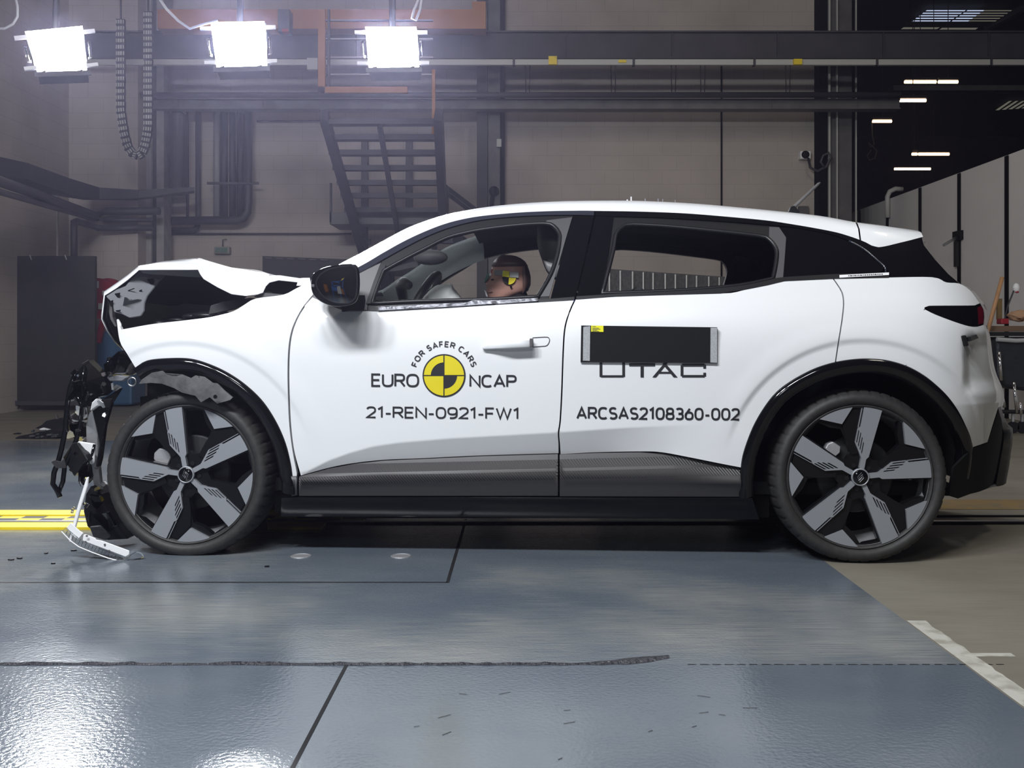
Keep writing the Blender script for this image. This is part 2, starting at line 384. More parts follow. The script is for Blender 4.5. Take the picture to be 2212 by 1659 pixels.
# tow rail running across behind the near wheels
mb = MB(); mb.box(-8, 5.06, 0, -.9, 5.20, .012); mb.box(-8, 4.73, 0, -.9, 4.86, .012)
rr = thing('tow_rail', 'yellow edged tow rail with chequered strip crossing the floor under the car', 'rail', (-2, 4.95, 0))
mb.build('edge_strip', 'yellow_paint', rr)
mb = MB(); mb.box(-8, 4.862, 0, 9, 4.90, .004); mb.box(-.9, 5.06, 0, 9, 5.10, .004); mb.build('groove', 'deep_black', rr)
mb = MB(); mb.box(-8, 4.90, 0, 9, 4.935, .008); mb.build('steel_strip', 'steel', rr)
ya = MB(); yb = MB()
for k in range(66):
    x = -8+k*.11
    for r_ in (0, 1):
        (ya if (k+r_) % 2 else yb).box(x, 4.936+r_*.06, 0, x+.11, 4.996+r_*.06, .006)
ya.build('chequer_strip', 'yellow_paint', rr, label='yellow chequers'); yb.build('chequer_strip', 'steel_dark', rr, label='dark chequers')

# ------------------------------------------------------------------ steel on the back wall
def pbox(mb, u0, v0, u1, v1, Y, d=.2):
    a = P(u0, v1, Y); b = P(u1, v0, Y); mb.box(a[0], Y, a[2], b[0], Y+d, b[2]); return mb
def ibeam(mb, u0, v0, u1, v1, Y, d=.3):
    a = P(u0, v1, Y); b = P(u1, v0, Y); t = .02
    mb.box(a[0], Y, b[2]-t, b[0], Y+d, b[2]); mb.box(a[0], Y, a[2], b[0], Y+d, a[2]+t); mb.box(a[0], Y+d*.15, a[2]+t, b[0], Y+d*.25, b[2]-t)
    for k in range(12):
        x = a[0]+(b[0]-a[0])*(k+.5)/12; mb.box(x-.006, Y+.01, a[2]+t, x+.006, Y+d*.15, b[2]-t)
    return mb
def single(name, mb, m, label, cat, group=None, **k): return mb.build(name, m, label=label, cat=cat, group=group, **k)
single('crane_beam', ibeam(MB(), -260, 66, 2480, 126, 13.4), 'steel_dark', 'deep dark steel crane beam spanning the hall high across the back', 'beam')
ct = thing('cable_trunking', 'pale cable trunking running just under the crane beam', 'trunking', tuple(P(1000, 140, 13.2)))
pbox(MB(), -200, 128, 2450, 140, 13.2, .06).build('duct', 'trunking', ct)
for u in (1110, 1369, 1630, 1895, 2142): pbox(MB(), u-2.5, 126.5, u+2.5, 141, 13.19, .08).build('joint_clip', 'steel_dark', ct)
for (u, v0, v1) in ((1194, 121, 139), (1724, 127, 139)): pbox(MB(), u-9, v0, u+9, v1, 13.15, .05).build('warning_tag', 'yellow_paint', ct)
pbox(MB(), 1336, 129, 1353, 135, 13.185, .01).build('warning_tag', 'yellow_paint', ct)
pbox(MB(), 663, 125, 686, 150, 13.1, .1).build('junction_box', 'trunking', ct)
a = P(-260, 206, 13.7); b = P(1945, 205, 13.7)
single('steam_pipe', MB().tube([a, b], .04, 12), 'pipe_dark', 'thin black pipe along the top of the lower grey beam', 'pipe', smooth=True)
single('wall_beam', ibeam(MB(), -260, 213, 1945, 235, 13.8, .2), 'steel_grey', 'grey steel rail under the black pipe on the back wall', 'beam')
lab = {1140: 'thin hanging wire leftmost between trunking and lower beam', 1325: 'thin double hanging wire beneath the small yellow mark on trunking', 1455: 'thin wire hanging third from left under the trunking', 1518: 'thin wire hanging left of the long wall seam', 1702: 'thin wire hanging under the right yellow tag on trunking'}
for u, l in lab.items():
    mb = MB()
    for du in (-5, 5): mb.tube([P(u+du, 140.4, 13.23), P(u+du*.8, 199.3, 13.7)], .006, 6)
    single('hanging_wire', mb, 'pipe_dark', l, 'wire', 'hanging wires under the trunking')
mb = MB(); pbox(mb, 1557.5, 142, 1560.5, 640, 14.47, .04); mb.build('trim_1', 'deep_black', kind='structure')
# columns
cl = thing('steel_column', 'grey steel column at the dark hall opening with conduits', 'column', tuple(P(1806, 725, 14.3)*1))
z0, z1 = 0, 9.5
def col(mb, u0, u1, Y, d, zz0=0, zz1=9.5):
    x0 = (u0-CU)*Y/F; x1 = (u1-CU)*Y/F; mb.box(x0, Y, zz0, x1, Y+d, zz1); return mb
col(MB(), 1770, 1792, 14.25, .5).build('flange', 'deep_black', cl, label='black strip at the dark gap by the wall end')  # solid black box stands in the dark gap beside the column
col(MB(), 1792, 1840, 14.32, .3).build('post', 'steel_grey', cl)
col(MB(), 1790, 1794, 14.2, .04).build('conduit', 'trunking', cl); col(MB(), 1807, 1810, 14.25, .04).build('conduit', 'trunking', cl)
col(MB(), 1848, 1851, 14.4, .03).build('conduit', 'trunking', cl)
cl2 = thing('steel_column', 'grey steel column on back wall right of the staircase', 'column', ((1060-CU)*14.3/F, 14.3, 0))
col(MB(), 1030, 1053, 14.1, .3).build('flange', 'steel_dark', cl2); col(MB(), 1055, 1080, 14.15, .25).build('post', 'steel_grey', cl2)
col(MB(), 1080, 1090, 14.25, .2).build('flange', 'matte_black', cl2)
pbox(MB(), 1073, 300, 1083, 317, 14.08, .02).build('number_plate', 'sign_white', cl2)
mb = MB(); mb.tube([P(1066, 412, 14.1), P(1062, 440, 14.1), P(1065, 470, 14.1)], .03, 8); mb.ball(P(1067, 413, 14.08), .07, 6); mb.build('cable_gland', 'matte_black', cl2)
cl3 = thing('concrete_column', 'grey concrete column with dark stripe left of the wall pipes', 'column', ((326-CU)*13.9/F, 13.9, 0))
col(MB(), 299, 327, 13.9, .4).build('post', 'concrete_post', cl3); col(MB(), 326, 338, 13.95, .3).build('channel', 'steel_dark', cl3)
col(MB(), 338, 354, 13.92, .3).build('post', 'concrete_post', cl3)
# wall socket with hanging cable at the right end of the back wall
wc = thing('wall_camera', 'small white box with round lens on wall beside the dark opening', 'camera', tuple(P(1740, 345, 14.4)))
bevel(pbox(MB(), 1729, 326, 1752, 343, 14.38, .12).build('housing', 'plastic_white', wc), .01)
MB().lathe([(0, -.03), (.022, -.03), (.03, -.02), (.05, -.02), (.055, 0)], 20, P(1740, 334, 14.38)).build('lens', 'matte_black', wc, smooth=True)
single('loose_cable', MB().tube([P(1746, 342, 14.36), P(1750, 362, 14.3), P(1766, 370, 14.25), P(1785, 360, 14.15), P(1795, 340, 14.13), P(1790, 330, 14.13), P(1778, 336, 14.13), P(1773, 350, 14.13), P(1780, 360, 14.13)], .018, 8),
       'pipe_dark', 'dark cable looping below the small wall camera', 'cable', smooth=True)
# pipes
def pipe(name, pts, r, m, label, group=None):
    return single(name, MB().tube([P(*p) for p in pts], r, 12), m, label, 'pipe', group, smooth=True)
def bend(pts, Y):
    return [(u, v, Y) for u, v in pts]
G = 'riser pipes on the back wall'
pipe('riser_pipe', bend([(468, 236), (468, 470)], 14.42), .045, 'pipe_grey', 'pale thin riser pipe leftmost of the bundle of wall pipes', G)
pipe('riser_pipe', bend([(484, 236), (484, 470)], 14.42), .05, 'pipe_dark', 'dark riser pipe left in the wall bundle beside the pale pipe', G)
pipe('riser_pipe', bend([(502, 236), (502, 470)], 14.42), .045, 'pipe_dark', 'dark riser pipe in the middle of the wall bundle', G)
pipe('riser_pipe', bend([(519, 236), (519, 470)], 14.42), .05, 'pipe_dark', 'dark riser pipe just left of the thick bent pipe', G)
pipe('riser_pipe', bend([(405, 236), (405, 468)], 14.42), .02, 'pipe_dark', 'thinnest riser pipe left of the wall bundle', G)
pipe('riser_pipe', bend([(428, 236), (428, 485), (424, 494), (415, 498), (357, 497)], 14.38), .038, 'pipe_dark', 'thin riser pipe bending left under the thick pipe', G)
pipe('bent_pipe', bend([(536, 232), (536, 440), (534, 458), (526, 470), (512, 476), (372, 477)], 14.22), .058, 'pipe_dark', 'thick black pipe turning from the wall bundle to the left')
pbox(MB(), 447, 393, 558, 398, 14.11, .04).build('pipe_bracket', 'pipe_dark', label='dark bracket bar across the bundle of riser pipes', cat='bracket')
pipe('wall_pipe', [(-30, 381, 8.9), (207, 466, 13.4), (230, 456, 13.4), (345, 456, 13.4)], .05, 'pipe_dark', 'upper pipe along left wall turning onto the pier')
pipe('wall_pipe', [(-30, 406, 8.9), (205, 474, 13.45), (225, 475, 13.45), (330, 475, 13.45)], .03, 'pipe_dark', 'thin pipe below the upper pipe on the left wall')
pipe('wall_pipe', [(160, 570, 12.3), (160, 478, 12.3), (166, 478, 12.45), (210, 492, 13.4), (222, 493, 13.4), (330, 492, 13.5)], .04, 'pipe_dark', 'pipe rising above the left dark board then running onto the pier')
mb = MB(); pbox(mb, 122, 405, 124, 600, 12.3, .03); mb.build('trim_2', 'trunking', kind='structure')
# large dark duct on the left wall and the grey box section beside the column
mb = MB(); mb.grid([[P(-40, 330, 9), P(-40, 372, 9)], [P(60, 352, 10), P(60, 388, 10)], [P(150, 385, 11.6), P(150, 420, 11.6)], [P(215, 405, 13), P(215, 430, 13)], [P(300, 410, 13.3), P(300, 428, 13.3)], [P(420, 404, 13.5), P(420, 412, 13.5)]])
o = single('air_duct', mb, 'steel_dark', 'dark cable tray sweeping along the left wall toward the corner', 'cable tray'); s_ = o.modifiers.new('thickness', 'SOLIDIFY'); s_.thickness = .25
o = col(MB(), 361, 394, 13.9, .3, P(0, 418, 13.9)[2], P(0, 236, 13.9)[2]).build('vertical_duct', 'steel_dark', label='wide dark vertical duct between column and riser pipes', cat='duct'); bevel(o, .08, 4)
# thin conduit on the wall + exit sign
for (u0, v0, u1, v1, l) in ((355, 505, 760, 505, 'thin conduit along back wall above the exit sign'), (555, 262, 694, 262, 'short thin conduit meeting the staircase top at left')):
    single('wall_conduit', MB().tube([P(u0, v0, 14.45), P(u1, v1, 14.45)], .012, 8), 'pipe_dark', l, 'conduit')
ex = thing('exit_sign', 'small green and white exit sign on the back wall', 'sign', tuple(P(479, 548, 14.4)))
bevel(pbox(MB(), 462, 533, 496, 548, 14.4, .09).build('housing', 'concrete_post', ex), .01)
pbox(MB(), 464.5, 534.5, 490, 545, 14.385, .02).build('sign_face', 'sign_pale', ex)
for (u0, v0, u1, v1) in ((467, 537, 469, 538.2), (467, 541.5, 470, 542.8), (470.5, 536.8, 473, 538), (473.5, 537, 474.5, 540), (478, 537.5, 479.2, 542.5), (480.5, 537, 481.6, 542.5), (483, 541, 486, 542.5), (486.5, 536.5, 488.5, 543)): pbox(MB(), u0, v0, u1, v1, 14.38, .01).build('sign_mark', 'sign_green', ex)
MB().tube([P(481, 533, 14.43), P(481, 518, 14.43), P(490, 517, 14.43)], .007, 6).build('feed_wire', 'pipe_dark', ex)

# ------------------------------------------------------------------ staircase, seen from below
st = thing('steel_staircase', 'dark steel open tread staircase on the back wall with landing', 'staircase', tuple(P(830, 725, 13.0)*1))
tv = [(258, 258, 698, 944), (292, 292, 704, 945), (325, 325, 712, 946), (358, 358, 720, 947), (390, 390, 729, 948), (418, 418, 737, 949), (449, 449, 745, 950)]
for k, (v0, v1, u0, u1) in enumerate(tv):
    Y = 11.5+(13.2-11.5)*k/6; a = P(u0, v0, Y); b = P(u1, v1, Y)
    mb = MB(); mb.box(a[0], Y-.05, a[2]-.035, b[0], Y+.22, a[2]); mb.box(a[0], Y-.06, a[2]-.06, b[0], Y-.04, a[2]); mb.build('tread', 'steel_dark', st)
def sq(u0, v0, Y0, u1, v1, Y1, wx, wy): return MB().bar(P(u0, v0, Y0), P(u1, v1, Y1), wx, wy)
sq(699, 248, 11.4, 800, 600, 14.0, .09, .16).build('stringer', 'steel_dark', st)
sq(947, 248, 11.4, 957, 470, 13.4, .09, .16).build('stringer', 'steel_dark', st)
sq(820, 270, 11.5, 862, 520, 13.6, .05, .07).build('stringer', 'steel_dark', st, label='thin middle stringer')
mb = MB(); pbox(mb, 712, 458, 956, 484, 13.4, .78); mb.build('landing', 'steel_grey', st)
pbox(MB(), 712, 395, 716, 480, 13.4, .05).build('post', 'steel_dark', st)
pbox(MB(), 780, 484, 792, 570, 13.8, .14).build('leg', 'steel_dark', st); pbox(MB(), 772, 516, 800, 528, 13.85, .05).build('bracket', 'steel_dark', st)
for u in (780, 876): pbox(MB(), u, 300, u+14, 458, 14.3, .1).build('rear_post', 'steel_dark', st)
for dv in (0, 12): sq(958, 400+dv, 13.5, 1032, 456+dv, 14.1, .05, .05).build('handrail', 'steel_dark', st)
pbox(MB(), 964, 402, 969, 470, 13.5, .05).build('baluster', 'steel_dark', st)
sq(760, 470, 13.5, 785, 512, 13.8, .05, .05).build('brace', 'steel_dark', st)
# cage of the landing above: orange frame
oc = thing('orange_guard_frame', 'orange steel guard frame behind the middle and right floodlights', 'guard frame', tuple(P(860, 200, 12.4)))
pbox(MB(), 687, 20, 702, 200, 12.3, .06).build('upright', 'orange_paint', oc); pbox(MB(), 687, 187, 880, 200, 12.3, .06).build('rail', 'orange_paint', oc)
pbox(MB(), 933, 150, 940, 290, 12.3, .05).build('upright', 'orange_paint', oc)
for v in (42, 82, 122, 159): pbox(MB(), 702, v, 935, v+3, 12.6, .04).build('mesh_rail', 'pipe_grey', oc)
pbox(MB(), 707, 20, 712, 190, 12.5, .04).build('inner_post', 'steel_dark', oc)
cb = thing('orange_gantry_beam', 'faded orange gantry beam at the top behind the floodlights', 'beam', tuple(P(700, 65, 13)))
pbox(MB(), 340, 20, 1022, 62, 13.0, .25).build('web', 'orange_paint', cb); pbox(MB(), 1020, 3, 1049, 62, 12.95, .3).build('end_stop', 'orange_paint', cb)
pbox(MB(), 600, 20, 625, 68, 12.8, .2).build('hoist_motor', 'steel_dark', cb); pbox(MB(), 609, 62, 623, 68, 12.79, .1).build('warning_lamp', 'red_paint', cb)
# framed dark notice board low on the back wall
nb = thing('notice_board', 'dark board with thin white frame under the stair landing', 'notice board', tuple(P(890, 520, 14.3)))
pbox(MB(), 858, 482, 960, 560, 14.3, .03).build('panel', 'board_dark', nb); 
mb = MB(); pbox(mb, 857, 479, 962, 482, 14.28, .03); pbox(mb, 856, 479, 859, 560, 14.28, .03); mb.build('frame', 'sign_white', nb)

# ------------------------------------------------------------------ boards behind the car
bd = thing('screen_board', 'tall dark board standing on castors at far left', 'board', (P(80, 0, 12.2)[0], 12.2, 0))
a = P(-150, 874, 12.2); b = P(205, 553, 12.2); mb = MB(); mb.box(a[0], 12.2, .10, b[0], 12.26, b[2]); mb.build('panel', 'board_dark', bd)
mb = MB(); mb.box(a[0], 12.15, .07, b[0], 12.3, .12); mb.build('base_rail', 'steel_dark', bd)
for u in (4, 30, 190):
    c = P(u, 880, 12.2); mb = MB(); mb.lathe([(0, 0), (.05, 0), (.05, .04), (0, .04)], 14, (c[0], 12.2, .05)); mb.build('castor', 'steel_grey', bd)
for u in (25, 66, 142): 
    c = P(u, 556, 12.18); mb = MB(); mb.tube([c+Vector((-.01, 0, .03)), c, c+Vector((.02, -.02, -.03))], .006, 6); mb.build('hook', 'trunking', bd)
bd2 = thing('screen_board', 'lower dark board standing behind the bonnet and mirror', 'board', (P(650, 0, 12.6)[0], 12.6, 0))
mb = MB(); q = [P(567, 553, 12.5), P(800, 562, 13.0)]
mb.prism([(q[0][0], q[0][1], .02), (q[1][0], q[1][1], .02), tuple(q[1]), tuple(q[0])], (0.02, .07, 0)); mb.build('panel', 'board_dark', bd2)
for k in range(6):
    u = 572+k*24; c = P(u, 557+k*.8, 12.46+.05*k); c2 = P(u+15, 557.6+k*.8, 12.49+.05*k); MB().bar(c, c2, .008, .012).build('clip', 'steel_grey', bd2)
# ribbed dark barrier seen through the cabin
rb = thing('slatted_barrier', 'low dark barrier with pale upright seams seen through the rear side windows', 'barrier', (P(1500, 0, 9.8)[0], 9.8, 0))
q0 = P(1290, 579, 8.85); q1 = P(1760, 611, 11.2)
MB().prism([(q0[0], q0[1], 0), (q1[0], q1[1], 0), tuple(q1), tuple(q0)], (.01, .08, 0)).build('panel', 'liner_grey', rb)
for k in range(17):
    u = 1317+k*23.5+random.uniform(-2, 2); k_ = (u-CU)/F
    t = (q0[0]-k_*q0[1])/(k_*(q1[1]-q0[1])-(q1[0]-q0[0])); c = q0.lerp(q1, t); Y = c[1]; mb = MB(); mb.box(c[0]-.006, Y-.02, .05, c[0]+.006, Y-.012, c[2]-.01); mb.build('seam_strip', 'trunking', rb)
# red hose reel and blue bin behind the bonnet
hr = thing('hose_reel', 'red hose reel with pale stickers behind the crumpled bonnet', 'hose reel', (P(225, 0, 12.8)[0], 12.8, .9))
for (u, v, r_, dy) in ((212, 645, 44, 0), (236, 640, 39, .12)):
    c = P(u, v, 12.8+dy); rr_ = r_*12.8/F; mb = MB(); mb.lathe([(0, -.03), (rr_*.85, -.03), (rr_, -.05), (rr_, .02), (0, .02)], 40, c); mb.build('disc', 'red_paint', hr, smooth=True, sharp=40)
for (u0, v0, u1, v1) in ((209, 607, 213, 622), (212, 655, 222, 668), (221, 628, 226, 638)): pbox(MB(), u0, v0, u1, v1, 12.72, .01).build('sticker', 'sign_white', hr)
MB().bar(P(224, 690, 12.8), P(212, 740, 12.8), .06, .06).build('stand', 'red_paint', hr)
o = MB().prism([P(206, 730, 12.9), P(225, 716, 12.9), P(262, 712, 12.9), P(285, 735, 12.9), (P(285, 0, 12.9)[0], 12.9, .02), (P(206, 0, 12.9)[0], 12.9, .02)], (0, .5, 0)).build('blue_tank', 'blue_paint', label='blue tank standing on the floor behind the broken front end', cat='tank'); bevel(o, .03)

# ------------------------------------------------------------------ floodlights, cables, drag chain
def flood(q, label, Y, dys, pw, aim):
    c = [P(*p, Y+dy) for p, dy in zip(q, dys)]
    ctr = sum(c, Vector())/4
    t = thing('floodlight', label, 'floodlight', tuple(ctr), 'floodlights hung above the car')
    n = (c[1]-c[0]).cross(c[3]-c[0]).normalized()
    if n.y > 0: n = -n
    mb = MB(); mb.add(c, [(0, 3, 2, 1)]); o = mb.build('lens', 'lamp_lens', t)
    bk = [p-n*.004 for p in c]
    ins = [ctr+(p-ctr)*1.03-n*.03 for p in c]; MB().prism(ins, -n*.14).build('housing', 'lamp_body', t)
    ex_ = (c[1]-c[0]).normalized(); ez = (c[0]-c[3]).normalized()
    for s_, (t0, b0) in ((-1, (c[0], c[3])), (1, (c[1], c[2]))):
        for p in (t0+(b0-t0)*.14, t0+(b0-t0)*.9): MB().bar(p-ex_*s_*.0, p+ex_*s_*.10, .03, .03).build('bracket', 'plastic_white', t)
        h0 = t0+(b0-t0)*.38+ex_*s_*.045; h1 = t0+(b0-t0)*.74+ex_*s_*.045
        MB().tube([h0-ex_*s_*.02, h0, h1, h1-ex_*s_*.02], .011, 8).build('handle', 'chrome', t)
    MB().bar(c[3]-ez*.03-ex_*.03, c[2]-ez*.03+ex_*.03, .04, .02).build('barn_door', 'lamp_body', t)
    for p in (c[3]+(c[2]-c[3])*.12, c[3]+(c[2]-c[3])*.88): MB().bar(p, p-ez*.03, .04, .02).build('hinge', 'chrome', t)
    top = (c[0]+c[1])/2; MB().tube([top-n*.1, top-n*.1+Vector((0, .1, 1.6))], .03, 8).build('hanger', 'steel_dark', t)
    area('flood_beam', tuple(ctr+n*.03), aim, .5, pw, (.94, .96, 1.0)).data.spread = R(110)
    return t
flood([(54, 68), (178, 56), (187, 152), (82, 155)], 'leftmost bright floodlight hanging above the front of the car', 9.2, (-.08, .10, -.02, -.20), 55, (-.6, 4.2, .3))
flood([(455, 48), (571, 46), (575, 142), (468, 145)], 'middle bright floodlight hanging above the bonnet', 9.4, (.1, .12, -.1, -.1), 110, (-1.0, 3.4, .3))
flood([(789, 58), (899, 58), (904, 145), (797, 146)], 'rightmost bright floodlight hanging above the windscreen', 9.4, (.12, .1, -.1, -.1), 130, (0, 3.6, .3))
for pts, l in (([(-20, 60), (10, 62), (28, 52), (38, 36), (38, 15), (30, -20)], 'loose pale cable curling in the top left corner'), ([(340, -10), (360, 20), (385, 45), (410, 62), (440, 52), (470, 45)], 'pale cable swooping down to the middle floodlight'),
               ([(908, -10), (895, 20), (890, 40), (898, 44), (908, 20), (912, -10)], 'pale cable loop above the right floodlight')):
    single('lamp_cable', MB().tube([P(u, v, 9.3) for u, v in pts], .012, 8), 'cable_grey', l, 'cable', 'floodlight cables', smooth=True)
dc = thing('drag_chain', 'pale linked cable chain hanging in a long loop beside left floodlight', 'cable chain', tuple(P(290, 345, 12.4)))
pts = [(261, 42+13.6*k) for k in range(15)]+[(262, 245), (264, 259), (266, 272), (268, 285), (271, 298), (274, 311), (279, 322), (287, 333), (297, 336), (307, 330), (312, 318), (315, 307), (317, 296), (319, 285)]+[(320, 272-13*k) for k in range(20)]
for u, v in ((261, 42), (320, 25)): MB().tube([P(u, v, 12.4), (P(u, v, 12.4)[0], 12.4, 9.6)], .012, 6).build('hanger', 'steel_dark', dc)
for i in range(len(pts)-1):
    a = P(*pts[i], 12.4); b = P(*pts[i+1], 12.4); d = b-a; nrm = Vector((-d.z, 0, d.x)).normalized()
    m0 = a+d*.15; m1 = a+d*.75
    mb = MB()
    for q in (-.042, -.016, .012, .040): mb.bar(m0+nrm*q, m1+nrm*q, .012 if abs(q) > .03 else .018, .06)
    mb.build('chain_link', 'trunking', dc)
    MB().bar(a+nrm*0, b, .10, .05).build('chain_spine', 'steel_dark', dc) if i % 2 == 0 else MB().bar(a+Vector((0, .01, 0)), b+Vector((0, .01, 0)), .10, .05).build('chain_spine', 'steel_dark', dc)

# ------------------------------------------------------------------ dark hall on the right, partition, ceiling strips
pt = thing('partition_wall', 'row of tall pale panels forming a partition on the right', 'partition', (XR, 13, 0))
ys = [6.3, 7.5, 8.7, 9.9, 11.1, 12.3, 13.5, 14.7, 15.9, 17.05]
for k in range(len(ys)-1):
    mb = MB(); mb.box(XR, ys[k]+.02, 0, XR+.06, ys[k+1]-.02, 2.8); mb.build('panel', 'panel_white', pt)
for y_ in ys[1:-1]: MB().box(XR-.02, y_-.03, 0, XR, y_+.03, 2.79).build('seam_post', 'deep_black', pt)
mb = MB(); mb.box(XR+.03, 6.3, 0, XR+.07, 17.05, 2.79); mb.build('backing', 'matte_black', pt)
c = P(2055, 510, 12.3)
MB().box(XR-.04, 12.2, c[2]-.05, XR, 12.42, c[2]+.06).build('bracket', 'matte_black', pt)
MB().box(XR-.05, 12.28, c[2]-.36, XR, 12.36, c[2]-.06).build('latch', 'satin_black', pt)
single('stay_rod', MB().tube([(XR-.05, 12.28, c[2]-.02), (XR-.35, 11.9, c[2]-.14)], .018, 8), 'steel', 'thin steel stay rod sloping from latch on the pale partition', 'rod')
mb = MB(); mb.tube([P(1917, 470, 14.6), P(1917, 425, 14.6), P(1922, 414, 14.6), P(1934, 408, 14.6), P(1950, 409, 14.6)], .035, 8); single('corner_post', mb, 'trunking', 'pale bent pipe at far end of the partition', 'pipe', smooth=True)
G = 'strip lights in the dark hall'
for (u0, u1, v, Y, l) in ((1954, 2022, 177, 24, 'long strip light, topmost left of the dark hall'), (2027, 2069, 177, 24, 'short strip light, topmost right of the dark hall'), (1944, 2000, 217, 22, 'strip light second row down in the dark hall'),
                       (1885, 1926, 262, 26, 'dim short strip light beside steel column'), (1970, 1981, 333, 27.3, 'tiny strip light stub near the panel top'), (1984, 2050, 333, 27, 'long strip light just above the partition'), (1932, 2010, 365, 31.5, 'lowest strip light above the partition')):
    a = P(u0, v, Y); b = P(u1, v, Y); t = thing('strip_light', l, 'light', tuple((a+b)/2), G)
    MB().tube([a, b], .035, 8).build('tube', 'tube_light', t); mb = MB(); mb.box(a[0], Y-.05, a[2]+.04, b[0], Y+.05, a[2]+.10); mb.build('batten', 'steel_dark', t)
    MB().tube([(a+b)/2+Vector((0, 0, .1)), (a[0]/2+b[0]/2, Y, 9.6)], .01, 6).build('rod', 'steel_dark', t)
sk = thing('skylight', 'slatted skylight glowing bluish in the top right ceiling', 'skylight', tuple(P(2080, 40, 28)))
def cpt(u, v, h=9.5): Y = (h-CH)*F/(CV-v); return Vector(((u-CU)*Y/F, Y, h))
for k, v in enumerate((22, 27.5, 33, 38.5, 44)):
    ul = 2002-(v-22)*1.35; um = ul+84-(v-22)*.1; ur = 2186-(v-22)*1.5; ue = um+40
    for (x0, x1, m_) in ((ul, um, 'skylight'), (um+4, ue, 'skylight'), (ue, ur, 'skylight_dim')):
        mb = MB(); mb.add([cpt(x0, v), cpt(x1, v), cpt(x1-2.4, v+2.2), cpt(x0-2.4, v+2.2)], [(0, 1, 2, 3)]); mb.build('pane', m_, sk)
mb = MB(); mb.add([cpt(1968, 48), cpt(2144, 48), cpt(2140, 56), cpt(1962, 56)], [(0, 1, 2, 3)]); mb.build('frame', 'steel_grey', sk)
for (u, v) in ((1952, 59), (2035, 60)): mb = MB(); mb.add([cpt(u, v), cpt(u+78, v), cpt(u+72, v+4), cpt(u-6, v+4)], [(0, 1, 2, 3)]); mb.build('pane', 'skylight_dim', sk)
MB().bar(cpt(2210, 18), cpt(2130, 62), .14, .14).build('frame', 'steel_grey', sk)
sk2 = thing('skylight', 'faint slatted skylight at the right edge over the dark hall', 'skylight', tuple(P(2180, 230, 39)))
for k in range(5): mb = MB(); mb.add([cpt(2150+k*14, 238-k*1, 9.5), cpt(2158+k*14, 238-k, 9.5), cpt(2186+k*14, 218, 9.5), cpt(2180+k*14, 218, 9.5)], [(0, 1, 2, 3)]); mb.build('pane', 'skylight_dim', sk2)
single('hall_duct', pbox(MB(), 1930, 184, 2300, 195, 20, .3), 'steel_grey', 'dim grey duct below the topmost strip lights', 'duct')
single('electric_cable', MB().tube([P(1883, 262, 26), P(1884, 292, 26), P(1888, 312, 26), P(1880, 318, 26), P(1876, 308, 26), P(1886, 318, 26), P(1894, 326, 26), P(1890, 342, 26), P(1878, 346, 26), P(1873, 336, 26), P(1882, 324, 26)], .012, 6), 'pipe_grey', 'thin cord looping down in the dark hall', 'cable')
single('sign_plate', pbox(MB(), 1727, 445, 1747, 463, 14.42, .09), 'steel_grey', 'small grey plate on the back wall behind roof aerial', 'sign')

# ------------------------------------------------------------------ cart and cleaning gear behind the tail
YC = 9.4
ct = thing('tool_cart', 'chrome legged cart with black bag at the right edge behind the tail', 'cart', (P(2190, 0, YC)[0], YC, 0))
pbox(MB(), 2132, 704, 2260, 716, YC, .5).build('shelf', 'wood_dark', ct); pbox(MB(), 2134, 717, 2260, 726, YC-.02, .5).build('top_frame', 'satin_black', ct)
for (u0, v0, u1, v1) in ((2158, 760, 2163, 822), (2190, 826, 2197, 892), (2164, 850, 2170, 880), (2204, 870, 2206, 895)):
    MB().tube([P(u0, v0, YC-.08), P(u1, v1, YC-.08)], .014, 10).build('leg', 'chrome', ct, smooth=True)
MB().tube([P(2160, 889, YC-.06), P(2270, 891, YC-.06)], .018, 8).build('cross_bar', 'satin_black', ct)
o = MB().prism([P(2150, 728, YC), P(2262, 728, YC), P(2262, 850, YC), P(2200, 842, YC), P(2172, 836, YC), P(2154, 815, YC)], (0, .35, 0)).build('bag', 'bag_black', ct); bevel(o, .03)
MB().tube([P(2153, 733, YC-.03), P(2195, 736, YC-.03), P(2262, 733, YC-.03)], .02, 8).build('strap', 'cable_grey', ct)
for u in (2188, 2208): c = P(u, 905, YC); MB().lathe([(0, -.02), (.05, -.02), (.055, 0), (.05, .02), (0, .02)], 16, (c[0], YC, .055)).build('castor', 'satin_black', ct)
for u in (2188, 2208): MB().tube([P(u, 890, YC), (P(u, 0, YC)[0], YC, .10)], .015, 8).build('castor_stem', 'steel', ct)
single('broom_handle', MB().tube([P(2134, 715, YC-.12), P(2165, 599, YC-.05)], .018, 10), 'wood', 'pale wooden handle leaning up beside the tail light', 'handle', smooth=True)
single('spirit_level', pbox(MB(), 2156, 645, 2165, 690, YC+.1, .04), 'worn_yellow', 'short yellowed stick standing behind the wooden handle', 'stick')
t = thing('hand_brush', 'thin wand with pale tip rising behind red box', 'brush', tuple(P(2177, 690, YC+.2)))
MB().tube([P(2170, 690, YC+.2), P(2177, 660, YC+.2), P(2190, 628, YC+.2)], .008, 8).build('handle', 'steel_dark', t); MB().ball(P(2195, 622, YC+.2), (.03, .03, .045), 6).build('tip', 'plastic_white', t); MB().ball(P(2197, 631, YC+.19), (.018, .018, .01), 5).build('ferrule', 'red_paint', t)
o = single('red_box', pbox(MB(), 2163, 688, 2180, 700, YC+.02, .1), 'red_paint', 'small red box on top of the cart', 'box'); bevel(o, .008)
o = single('brown_rag', MB().ball(P(2204, 682, YC+.2), (.12, .07, .045), 8), 'cardboard', 'crumpled tan cloth lying on top of the cart', 'cloth'); 
for v in o.data.vertices: v.co += Vector((random.uniform(-.012, .012), random.uniform(-.012, .012), random.uniform(-.014, .014)))

